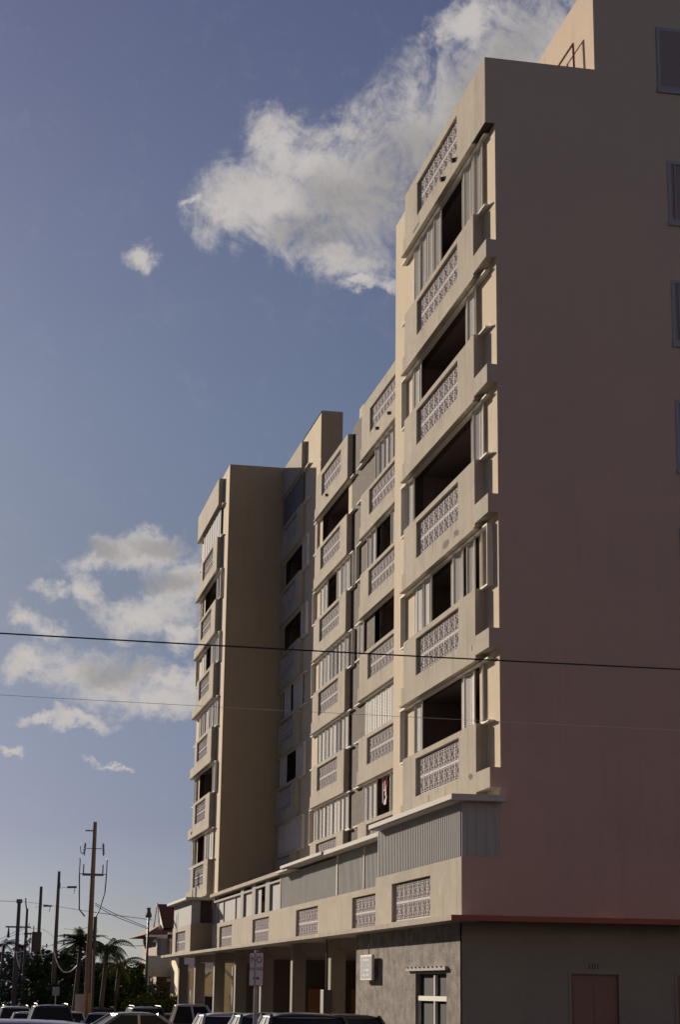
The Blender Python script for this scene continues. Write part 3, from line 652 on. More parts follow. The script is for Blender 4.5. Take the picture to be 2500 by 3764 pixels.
b = MB(); b.obox((-.05, .5, -.3), (0, 1, 0), .03, (0, .1, 1), .45, (1, 0, 0), .01); b.obox((-.05, .62, -.28), (0, 1, 0), .03, (0, -.05, 1), .45, (1, 0, 0), .01); b.build('trousers', CLOTHW, t)

# unseen block added behind the viewer to bounce warm light onto the end wall
nb = empty('bounce_building', (10, -16, 0)); tag(nb, 'unseen pale building added behind the viewer to bounce light onto the pink end wall', 'building')
b = MB(); wins = [(-33+i*6.2, -30.6+i*6.2, 1.2+3.4*j, 2.9+3.4*j) for i in range(13) for j in range(4)]
ys_ = MB(); wall_y(ys_, 0, -.2, -36, 46, 0, 15.5, wins); ys_.build('wall', mat('peach_plaster', (.55, .42, .36), .9, .2, .5), nb)
b.box(-36, 46, -12, -.21, 0, .02); b.box(-36, 46, -12, 0, 15.5, 15.8); b.box(-36, 46, -12, -11.8, 0, 15.5); b.build('roof_and_back', CONC, nb)
for (a, c, d, e) in wins: q = MB(); q.box(a, c, -.2, -.16, d, e); q.build('window', GLASS, nb)
# unseen slab block added west of the viewer to shut off low western sky
nb = empty('sky_blocker_slab', (-46, 20, 0)); tag(nb, 'unseen tall grey slab added west of the viewer to block the low sky', 'building')
wins = [(-40+i*5.0, -37.4+i*5.0, 1.2+3.1*j, 2.7+3.1*j) for i in range(22) for j in range(9)]
ys_ = MB(); wall_y(ys_, 0, .2, -42, 70, 0, 30, wins); ys_.v = [(-p[1], p[0], p[2]) for p in ys_.v]; ys_.build('wall', mat('grey_render', (.30, .28, .26), .9, .3, .5), nb)
q = MB(); q.box(-14, -.25, -42, 70, 0, 30.2); q.build('core', mat('dark_glazing', (.05,.05,.06), .5), nb)
# ------------------------------------------------------------------ no parking sign
t = empty('no_parking_sign', (4.17, 26.4, 0)); tag(t, 'red and white no parking sign with an arrow on a grey post', 'sign')
b = MB(); b.obox((0, 0, 1.15), (1, .3, 0), .028, (-.3, 1, 0), .014, (0, 0, 1), 1.18)
for q in range(24): b.obox((0, 0, .1+q*.095), (1, .3, 0), .008, (-.3, 1, 0), .0155, (0, 0, 1), .012)
b.build('post', GREYM, t)
ang = R(-58)   # the plate is turned away from the camera
pm = Matrix.Translation((.0, -.02, 2.07)) @ Matrix.Rotation(ang, 4, 'Z')
def plate(name, x0, x1, z0, z1, y0, y1, mt_, rad=0.0):
    b = MB(); b.box(x0, x1, y0, y1, z0, z1); o = b.build(name, mt_, None); o.data.transform(pm); o.parent = t
    if rad: bevel(o, rad, 3)
    return o
plate('plate', -.155, .155, -.235, .235, -.004, .004, SIGNR, .0)
plate('plate_face', -.142, .142, -.222, .222, -.0055, -.0042, SIGNW)
text_obj('NO', .13, 'writing', SIGNR, t, pm @ Matrix.Translation((0, -.0065, .125)) @ Matrix.Rotation(R(90), 4, 'X') @ Matrix.Scale(1.15, 4, (1, 0, 0)), .001)
text_obj('PARKING', .066, 'writing', SIGNR, t, pm @ Matrix.Translation((0, -.0065, -.0)) @ Matrix.Rotation(R(90), 4, 'X'), .001)
b = MB(); b.mesh([(-.07,-.0065,-.135),(.03,-.0065,-.135),(.03,-.0065,-.115),(-.07,-.0065,-.115),(.03,-.0065,-.155),(.075,-.0065,-.125),(.03,-.0065,-.095)], [(0,1,2,3),(4,5,6)]); o = b.build('arrow', SIGNR, None); o.data.transform(pm); o.parent = t

# ------------------------------------------------------------------ cables overhead
def cable(name, a, c, sag, r, mt_, label, n=20, grp=None):
    a, c = Vector(a), Vector(c); pts = []
    for i in range(n+1):
        u = i/n; p = a.lerp(c, u); p.z -= sag*4*u*(1-u); pts.append(p)
    o = MB().tube(pts, r, 5).build(name, mt_, smooth=True); return tag(o, label, 'cable', grp)
cable('overhead_cable', (-8.6, 22, 6.0), (19.2, 22, 5.92), .12, .0095, WIREB, 'thick black cable crossing the whole sky and facade in front of the third floor')
cable('overhead_cable', (-6, 22, 5.24), (18, 22, 5.06), .08, .0028, WIREW, 'thin pale wire crossing the facade below the thick black cable')

# ------------------------------------------------------------------ utility poles
def pole(x, y, ztop, r0, r1, mt_, label, lean=.02):
    lean = 0.0
    t = empty('utility_pole', (x, y, gz(y)-.2)); tag(t, label, 'utility pole', 'utility poles along the lot')
    H = ztop-gz(y)+.2
    MB().tube([(0, 0, 0), (0, 0, H*.5), (0, 0, H)], [r0, (r0+r1)/2, r1], 12).build('shaft', mt_, t, smooth=True)
    return t, H
t, H = pole(6.74, 98, 10.16, .185, .10, WOOD, 'tall brown wooden pole in front of the palms with cross-arm, insulators and conduit', .058)
def crossarm(t, z, hw, mt_=WOODG, x=0): MB().box(x-hw, x+hw, -.16, -.06, z-.06, z+.06).build('crossarm', mt_, t)
crossarm(t, H-2.72, .55); 
b = MB()
for q in range(6): b.tube([(-.15-q*.055, -.05, H-.46), (-.17-q*.055, -.05, H-.46)], .055, 8)
b.tube([(-.05, -.05, H-.46), (-.5, -.05, H-.46)], .03, 6); b.build('insulator', IRON, t)
for sx in (-1, 1):
    b = MB(); b.tube([(0, -.1, H-1.38), (sx*.42, -.1, H-1.38)], .018, 6)
    for q in range(6): b.tube([(sx*(.46+.01*q), -.1, H-1.15-q*.09), (sx*(.47+.01*q), -.1, H-1.19-q*.09)], .06+.015*(q % 2), 8)
    b.tube([(sx*.47, -.1, H-1.1), (sx*.5, -.1, H-1.75)], .035, 6)
    if sx < 0: b.tube([(-.62, -.1, H-1.12), (-.72, -.1, H-1.25), (-.68, -.1, H-1.6), (-.55, -.1, H-1.68)], .022, 6)
    b.build('cutout_fuse', IRON, t)
    b = MB(); b.tube([(sx*.5, -.1, H-2.72), (sx*.5, -.1, H-2.2)], .035, 6); b.tube([(sx*.52, -.11, H-2.68), (sx*.72, -.11, H-2.7)], .02, 6); b.tube([(sx*.70, -.11, H-2.74), (sx*.70, -.11, H-1.95), (sx*.72, -.11, H-1.9)], .03, 6); b.build('insulator', IRON, t)
    b = MB(); b.tube([(sx*.70, -.11, H-2.7), (sx*.66, -.11, H-3.6), (sx*.52-.1, -.11, H-4.5), (.25 if sx > 0 else -.32, -.11, H-4.85)], .035, 6); b.build('riser_cable', WIREB, t)
b = MB(); b.tube([(.24, -.05, H-4.85), (.24, -.05, .1)], .09, 8); b.build('conduit', IRON, t)
b = MB(); b.tube([(.16, -.16, H-6.5), (.20, -.2, .3)], .028, 6); b.build('conduit', mat('pale_pipe', (.5,.42,.34), .6), t)
b = MB(); b.box(-.28, -.16, -.26, -.235, .4, 3.4) if False else b.tube([(.09, -.2, .25), (.08, -.19, 2.6)], .06, 8); b.build('cable_guard', mat('yellow_guard', (.40, .22, .07), .7, .3, 4), t)
b = MB(); b.box(-.62, -.17, -.24, -.22, 1.6, 2.55); o = b.build('notice_plate', mat('dull_pink_grey', (.30,.25,.26), .8, .2, 5), t)
t, H = pole(6.02, 118, 8.75, .17, .09, WOODG, 'grey wooden pole with a small roof of stacked insulators just left of the brown pole', .045)
for q in range(3): MB().tube([(0, -.1, H-3.95-q*.45), (.55, -.1, H-3.95-q*.45)], .02, 5).tube([(.5, -.1, H-4.05-q*.45), (.5, -.1, H-3.8-q*.45)], .05, 6).build('insulator_arm', IRON, t)
MB().tube([(.02, -.14, H-.7), (.02, -.14, H-1.0)], .1, 8).build('fitting', IRON, t)
t2, H2 = pole(4.62, 128, 8.3, .15, .10, WOODG, 'grey wooden pole carrying a square transformer, second from the far end of the row', .01)
t2.location.x = 5.38
MB().tube([(-.15, -.32, H2-4.3), (-.15, -.32, H2-3.0)], .33, 14).tube([(-.35, -.32, H2-3.0), (-.37, -.32, H2-2.6)], .035, 6).build('transformer', WOODG, t2)
for q in range(2): MB().tube([(0, -.1, H2-3.9-q*.42), (.62, -.1, H2-3.9-q*.42)], .02, 5).tube([(.56, -.1, H2-4.0-q*.42), (.56, -.1, H2-3.75-q*.42)], .05, 6).build('insulator_arm', IRON, t2)
t3, H3 = pole(5.0, 140, 7.3, .13, .09, WOODG, 'thin dark pole with a short curved tip and a side arm', .005)
t3.location.x = 4.95+.0
MB().tube([(0, 0, H3-.2), (-.12, 0, H3+.3), (-.16, 0, H3+.75)], .05, 6).build('curved_tip', IRON, t3)
MB().tube([(-.75, -.1, H3-2.7), (.0, -.1, H3-2.65)], .06, 6).build('side_arm', IRON, t3)
t4, H4 = pole(4.65, 150, 8.4, .2, .14, WOODG, 'farthest pole on the left with a cross-arm and two hanging insulators', .045)
MB().box(-.95, 1.0, -.18, -.08, H4-2.2, H4-2.08).build('crossarm', WOODG, t4)
for sx in (-.7, .7): MB().tube([(sx, -.12, H4-2.15), (sx, -.12, H4-2.95)], [.04, .12], 8).build('insulator', IRON, t4)
MB().box(-.22, .24, -.15, .15, H4-.3, H4).build('pole_cap', WOODG, t4)
# street lights seen against the sky beside the poles
for (x, y, z, lab) in ((6.95, 118, 7.8, 'small street light head reaching out right of the grey pole'), (6.15, 132, 7.2, 'small street light head reaching out right of the transformer pole'), (5.2, 140, 5.5, 'small street light head reaching out right of the thin dark pole')):
    t = empty('street_light', (x, y, z)); tag(t, lab, 'street light', 'street lights on the poles')
    MB().obox((-.1, 0, 0), (1, 0, .04), .30, (0, 1, 0), .12, (0, 0, 1), .06).build('head', IRON, t)
    MB().tube([(.1, 0, 0), (.02, 0, -.4)], .03, 5).build('photocell', IRON, t)
    MB().tube([(-.35, .02, 0), (-.75, .05, -.06), (-.95, .06, -.15)], .012, 5).build('arm', IRON, t)
# white looped conductors and sagging lines
def curve(name, pts, r, mt_, label):
    P_ = [Vector(p) for p in pts]; out = []
    for i in range(len(P_)-1):
        p0, p1, p2, p3 = P_[max(i-1, 0)], P_[i], P_[i+1], P_[min(i+2, len(P_)-1)]
        for s in range(8):
            u = s/8; out.append(.5*((2*p1)+(-p0+p2)*u+(2*p0-5*p1+4*p2-p3)*u*u+(-p0+3*p1-3*p2+p3)*u**3))
    out.append(P_[-1]); return tag(MB().tube(out, r, 5).build(name, mt_, smooth=True), label, 'cable')
curve('drooping_cable', [(5.59,112,4.01),(5.8,112,3.31),(6.07,112,2.81),(6.36,112,2.6),(6.75,112,2.71),(7.13,112,3.1),(7.4,112,3.45)], .035, WIREW, 'long white loop of cable hanging left of the brown pole')
curve('drooping_cable', [(5.07,120,3.69),(5.41,120,3.69),(5.91,120,3.83),(6.33,120,3.97),(6.9,120,4.35)], .035, WIREW, 'white cable rising to the right in front of the dark trees')
curve('drooping_cable', [(4.80,130,4.8),(4.87,130,4.3),(5.0,130,3.76),(5.24,130,3.5)], .03, WIREW, 'short white cable curving off the thin dark pole')
curve('drooping_cable', [(4.93,130,3.44),(5.08,130,3.08),(5.45,130,2.87),(5.71,130,3.27)], .03, WIREW, 'small white U of cable low beside the thin dark pole')
curve('drooping_cable', [(5.44,125,4.08),(5.56,125,3.56),(5.69,125,3.34)], .03, WIREW, 'short white cable at the foot of the transformer pole')
curve('drooping_cable', [(4.48,145,4.31),(4.61,145,3.62),(4.8,145,3.12)], .03, WIREW, 'white cable at the foot of the farthest pole')
for pts, lab in (([(2.0,146,8.1),(3.05,145,8.02),(5.12,140,7.75),(7.65,110,6.01),(11.96,118,5.9)], 'long grey line running from the farthest pole past all the others'),
                 ([(7.08,100,6.08),(8.59,106,5.80),(11.43,115,5.33)], 'line from the brown pole to the black lamp post'),
                 ([(7.08,100,5.98),(8.7,106,5.62),(11.43,115,5.25)], 'second line just under the first, from the brown pole to the lamp post'),
                 ([(3.33,150,5.31),(4.76,150,6.07),(5.2,140,6.25)], 'line rising from the left edge to the thin dark pole'),
                 ([(3.2,150,5.0),(4.70,150,5.85),(5.2,140,6.15)], 'lower line rising from the left edge to the thin dark pole'),
                 ([(6.49,118,5.26),(6.68,110,5.0),(7.2,100,4.9)], 'short line between the grey pole and the palm'),
                 ([(5.22,140,5.89),(5.68,128,5.47),(5.93,118,4.7)], 'line curving down to the middle of the grey pole'),
                 ([(7.51,100,4.4),(9.6,108,4.1),(12.02,118,4.4)], 'faint low line between the palms and the lamp post'),
                 ([(3.39,150,4.17),(4.65,150,4.3),(5.95,118,4.29)], 'low line crossing the tree tops on the left')):
    curve('overhead_line', pts, .018, mat('grey_cable', (.06, .06, .065), .9, spec=.05), lab)
# lamp post
t = empty('street_lamp', (11.42, 115, gz(115))); tag(t, 'tall black lamp post with a small top lantern left of the red-roofed house', 'street lamp')
MB().tube([(0, 0, 0), (0, 0, 7.6)], [.10, .055], 8).build('post', IRON, t, smooth=True)
MB().tube([(0, 0, 7.0), (0, 0, 7.15), (0, 0, 7.45), (0, 0, 7.6)], [.16, .2, .1, .13], 8).build('lantern', IRON, t)
MB().tube([(.05, 0, 6.85), (.1, 0, 6.98)], .06, 8).build('lens', LAMPW, t)
# small signs
t = empty('parking_sign', (5.88, 112, gz(112))); tag(t, 'small blue grey sign plate on a thin post among the parked cars', 'sign')
MB().tube([(0, 0, 0), (0, 0, 2.8)], .035, 6).build('post', GREYM, t); MB().box(-.2, .2, -.06, -.04, 2.35, 2.85).build('plate', mat('blue_grey_plate', (.25,.29,.38), .6), t)

# ------------------------------------------------------------------ houses behind
def hb(mb, name, mt_, root, **k):
    o = mb.build(name, mt_, None, **k); o.data.transform(Matrix.Translation(-root.location)); o.parent = root; return o
Hs = empty('gabled_house', (12.4, 120, -.95)); tag(Hs, 'two storey house with red tiled gable roof, terracotta walls and white trim behind the block', 'house')
z0 = -.95
b = MB(); b.box(12.4, 24, 118.5, 128, z0, 5.2); hb(b, 'wall', HBR, Hs)
b = MB(); b.mesh([(11.5,117.6,5.0),(25,117.6,5.0),(25,129,5.0),(11.5,129,5.0),(13.6,121.5,6.2),(25,121.5,6.2),(25,126,6.2),(13.6,126,6.2)], [(0,1,5,4),(1,2,6,5),(2,3,7,6),(3,0,4,7),(4,5,6,7),(0,3,2,1)]); hb(b, 'roof', ROOFR, Hs)
b = MB(); b.mesh([(12.75,118.6,5.45),(24,118.6,5.45),(12.75,122.6,5.45),(24,122.6,5.45),(12.55,120.6,7.0),(24,120.6,7.0)], [(0,1,5,4),(3,2,4,5),(0,4,2)]); rf = hb(b, 'roof', mat('dark_roof_tiles', (.16,.07,.055), .9, .4, 4), Hs)
b = MB(); b.mesh([(12.74,118.75,5.4),(12.74,122.45,5.4),(12.55,120.6,6.9)], [(0,1,2)]); hb(b, 'gable', HWH, Hs)
b = MB(); b.tube([(12.52,118.55,5.42),(12.5,120.6,7.02),(12.52,122.6,5.42)], .06, 4); hb(b, 'bargeboard', HWH, Hs)
b = MB(); b.box(11.55, 12.6, 117.5, 117.62, 4.85, 4.98); b.box(12.9, 14.6, 117.3, 117.45, 5.02, 5.16); b.box(13.0, 15.0, 117.35, 117.5, 4.62, 4.75); b.box(12.3, 12.9, 117.6, 118.3, 4.2, 5.0); b.box(12.1, 12.35, 117.8, 118.2, 4.55, 4.7); hb(b, 'eaves_trim', HWH, Hs)
b = MB(); b.box(11.6, 15, 116.6, 118.49, 2.45, 2.95); hb(b, 'balcony', CREAM, Hs)
b = MB(); b.box(11.68, 14.9, 116.65, 116.7, 2.951, 3.7); b.box(11.62, 11.68, 116.65, 118.4, 2.951, 3.72); hb(b, 'balcony_rail', mat('frosted_panel', (.42,.43,.44), .4), Hs)
b = MB()
for x in (13.0, 13.9, 14.8): b.box(x-.03, x+.04, 116.6, 116.68, 2.95, 4.7)
for x in (11.7, 13.75, 14.75): b.box(x-.05, x+.05, 116.7, 116.8, z0, 2.45)
b.box(12.8, 14.1, 116.0, 116.6, 2.18, 2.34); hb(b, 'post', HWH, Hs)
b = MB(); b.tube([(12.5, 116.9, 3.75), (12.5, 116.9, 4.75)], .33, 14); hb(b, 'water_tank', mat('grey_tank', (.22,.22,.24), .6), Hs)
b = MB(); b.box(13.3, 13.7, 118.4, 118.49, .3, 2.2); b.box(13.35, 14.6, 118.4, 118.49, 3.2, 4.4); hb(b, 'window', GLASS, Hs)
# yellow house seen through the open ground floor
Yh = empty('yellow_house', (13, 112, -.95)); tag(Yh, 'pale yellow house with a dark window seen between the ground floor columns', 'house')
b = MB(); b.box(12.9, 24, 109.9, 115, z0, 3.4); hb(b, 'wall', YEL, Yh)
b = MB(); b.box(14.35, 15.3, 109.82, 109.89, .55, 1.35); b.box(15.9, 16.9, 109.82, 109.89, .55, 1.35); fr = hb(b, 'window', GLASS, Yh)
b = MB(); b.box(14.25, 15.4, 109.78, 109.86, 1.35, 1.5); b.box(14.25, 14.34, 109.78, 109.86, .4, 1.35); b.box(15.8, 17, 109.78, 109.86, 1.35, 1.5); b.box(14.25, 17, 109.78, 109.86, .36, .5); hb(b, 'window_trim', HWH, Yh)
b = MB(); b.tube([(14.9, 109.9, 2.2), (14.9, 109.7, 2.2)], .10, 10); hb(b, 'wall_lamp', SIGNR, Yh)
# grey-green timber pavilion
Pv = empty('timber_pavilion', (12, 99, -.8)); tag(Pv, 'grey green timber shelter with diagonal braces and a cloth awning behind the far columns', 'shelter')
b = MB()
for x in (11.75, 12.55): b.box(x-.1, x+.1, 96.9, 97.1, -.8, 2.9)
for x in (14.15,): b.box(x-.08, x+.08, 96.9, 97.1, -.8, 2.9)
hb(b, 'post', GRNG, Pv)
b = MB(); b.obox((12.85, 97, 2.55), (1, 0, 1), .42, (0, 1, 0), .05, (1, 0, -1), .07); b.obox((13.85, 97, 2.55), (1, 0, -1), .42, (0, 1, 0), .05, (1, 0, 1), .07); hb(b, 'brace', GRNG, Pv)
b = MB(); b.box(11.2, 12.4, 96.6, 96.65, 2.62, 2.78); b.box(12.46, 13.6, 96.6, 96.65, 2.62, 2.78); hb(b, 'valance', HWH, Pv)
b = MB(); b.mesh([(11.2,96.62,2.78),(13.6,96.62,2.78),(13.6,99,3.5),(11.2,99,3.5)], [(0,1,2,3)]); hb(b, 'awning', AWN, Pv)
b = MB(); b.box(11.95, 12.2, 97.3, 97.4, .2, 1.7); hb(b, 'board', HWH, Pv)
t = empty('gate_pillar', (7.0, 118, -.95)); tag(t, 'square stone gate pillar with a rounded cap behind the low cars', 'pillar')
MB().box(-.42, .42, -.4, .4, 0, 1.7).build('shaft', mat('pillar_stone', (.2,.165,.155), .9, .3, 2), t); MB().tube([(0,0,1.7),(0,0,1.86),(0,0,1.95)], [.6,.52,.2], 4).build('cap', CONC, t)

# ------------------------------------------------------------------ trees
def leaves(mb, c, r, n, size, rng, flat=.75):
    c = Vector(c)
    for _ in range(n):
        while True:
            d = Vector((rng.uniform(-1, 1), rng.uniform(-1, 1), rng.uniform(-1, 1)))
            if .15 < d.length < 1: break
        d = d.normalized()*d.length**.45
        p = c+Vector((d.x*r, d.y*r, d.z*r*flat)); s = size*rng.uniform(.6, 1.4)
        a = Vector((rng.uniform(-1, 1), rng.uniform(-1, 1), rng.uniform(-.6, .6))).normalized(); bb = a.cross(Vector((rng.uniform(-1, 1), rng.uniform(-1, 1), rng.uniform(-1, 1)))).normalized()
        mb.poly([p-a*s, p-bb*s*.45, p+a*s, p+bb*s*.45])
def tree(x, y, h, rad, label, seed, mt_=LEAF, n=26, lf=.16, per=150, name='broadleaf_tree', grp='trees beyond the car park'):
    rng = random.Random(seed); t = empty(name, (x, y, gz(y)-.1)); tag(t, label, 'tree', grp)
    b = MB(); b.tube([(0,0,0), (rng.uniform(-.2,.2), 0, h*.3), (rng.uniform(-.4,.4), 0, h*.6)], [.2*h/7, .15*h/7, .07*h/7], 7)
    cr = MB()
    for i in range(n):
        a = rng.uniform(0, 6.28); q = rng.random(); rr = rad*math.sqrt(rng.random())
        zz = h*(.22+.70*q)*(1-.28*(rr/rad)**2); c = (rr*math.cos(a)*(1-.25*q), rr*math.sin(a)*.8, zz)
        b.tube([(0, 0, h*.25+.2*zz), (c[0]*.5, c[1]*.5, (h*.3+zz)*.5), c], [.06, .045, .015], 5, cap=False)
        leaves(cr, c, rad*rng.uniform(.22, .40), per, lf, rng)
    b.build('trunk', BARK, t); cr.build('crown', mt_, t); return t
def palm(x, y, h, label, seed, nf=16, fl=1.9, mt_=PALM, lean=.3, r=.14, droop=1.0, grp='palms beyond the car park'):
    rng = random.Random(seed); t = empty('palm_tree', (x, y, gz(y)-.1)); tag(t, label, 'palm tree', grp)
    MB().tube([(0,0,0), (lean*.3, 0, h*.35), (lean*.7, 0, h*.7), (lean, 0, h)], [r*1.35, r, r*.9, r*.8], 8).build('trunk', BARK, t, smooth=True)
    f = MB()
    for i in range(nf):
        a = 6.283*i/nf+rng.uniform(-.2, .2); elv = rng.uniform(-.15, 1.15); L = fl*rng.uniform(.8, 1.15); p = Vector((lean, 0, h)); pts = [p.copy()]
        d = Vector((math.cos(a)*math.cos(elv), math.sin(a)*math.cos(elv), math.sin(elv)))
        for q in range(9):
            p = p+d*L/9; d = (d+Vector((0, 0, -.17*droop))).normalized(); pts.append(p.copy())
        f.tube(pts, [.025*(1-q/11) for q in range(10)], 4, cap=False)
        for q in range(1, 10):
            dd = (pts[q]-pts[q-1]).normalized(); sd_ = dd.cross(Vector((0, 0, 1))).normalized(); ll = L*.30*math.sin(math.pi*min(1, (q+1.5)/11))
            for s in (-1, 1):
                for e in (0, .5):
                    o = pts[q-1].lerp(pts[q], e); tip = o+(sd_*s*.8+dd*.6+Vector((0, 0, -.5*droop))).normalized()*ll*rng.uniform(.85, 1.1)
                    f.poly([o-dd*.03, o+dd*.055, tip])
    f.build('crown', mt_, t); return t
tree(7.0, 126, 6.0, 2.6, 'dark rounded tree behind the transformer pole and the grey pole', 11, n=34)
tree(8.1, 121, 5.3, 2.4, 'dark tree directly behind the tall brown pole', 12, n=30)
tree(10.2, 118, 4.8, 2.2, 'dark tree right of the tall brown pole under the drooping palm', 13, n=30)
tree(12.3, 124, 4.7, 2.4, 'dark tree left of the black lamp post', 14, n=32)
tree(14.2, 130, 4.4, 2.3, 'dark tree between the lamp post and the red-roofed house', 15, n=28)
tree(10.6, 108, 2.6, 1.5, 'low bright green shrubby tree behind the silver sedans', 16, LEAF2, n=18, lf=.10)
tree(12.2, 107, 2.7, 1.3, 'low bright green shrubby tree by the foot of the lamp post', 17, LEAF2, n=18, lf=.10)
tree(13.3, 112, 3.2, 1.1, 'small leafy green tree in front of the terracotta house', 18, LEAF2, n=16, lf=.09)
tree(5.4, 170, 6.5, 2.2, 'hazy tree behind the farthest poles', 19, FARL, n=22)
tree(7.9, 133, 3.9, 2.6, 'low wide dark tree filling the gap below the tree tops', 20, n=26)
tree(6.6, 119, 5.0, 1.9, 'dark bushy tree filling the space between the grey pole and the brown pole', 21, n=26)
palm(6.9, 112, 5.45, 'palm with a bushy upright head just left of the tall brown pole', 31, nf=34, fl=1.6, droop=.8)
palm(8.3, 110, 5.1, 'palm with long hanging fronds just right of the tall brown pole', 32, nf=26, fl=2.0, droop=1.6)
palm(9.3, 113, 4.2, 'low palm with yellowish arching fronds between the brown pole and the lamp post', 33, nf=12, fl=1.9, mt_=leafmat('yellow_fronds', (.16,.16,.04), (.08,.09,.03)), droop=1.2)
palm(14.3, 138, 4.4, 'small distant palm left of the lamp post top of the trees', 34, nf=22, fl=1.3)
palm(4.1, 180, 6.7, 'distant hazy palm at the left edge', 35, nf=14, fl=1.7, mt_=FARL)
palm(6.0, 185, 6.6, 'distant hazy palm between the two farthest poles', 36, nf=14, fl=1.7, mt_=FARL)
# wooded shore far across the water: nobody could count its trees
rng = random.Random(5); f = MB()
for i in range(1500):
    x = rng.uniform(-260, 420); y = rng.uniform(885, 960); hh = 10+5*math.sin(x*.05)+3*math.sin(x*.021+1)
    leaves(f, (x, y, rng.uniform(1, hh)), 4.5, 9, 2.2, rng)
tag(f.build('far_shore_woods', mat('hazy_far_leaves', (.13,.15,.17), .9, .4, .05)), 'hazy wooded shore far across the water', 'woods', kind='stuff')
# low bushes closing the gap behind the cars
rng = random.Random(9); f = MB()
for i in range(230):
    x = rng.uniform(5.6, 15.5); leaves(f, (x, rng.uniform(128, 140), rng.uniform(-.6, 2.6)), .9, 110, .17, rng)
for i in range(70):
    x = rng.uniform(5.6, 12.6); leaves(f, (x, rng.uniform(113, 117), rng.uniform(-.6, 1.7)), .8, 110, .13, rng)
tag(f.build('undergrowth', LEAF), 'dense dark undergrowth filling the space beneath the trees', 'undergrowth', kind='stuff')

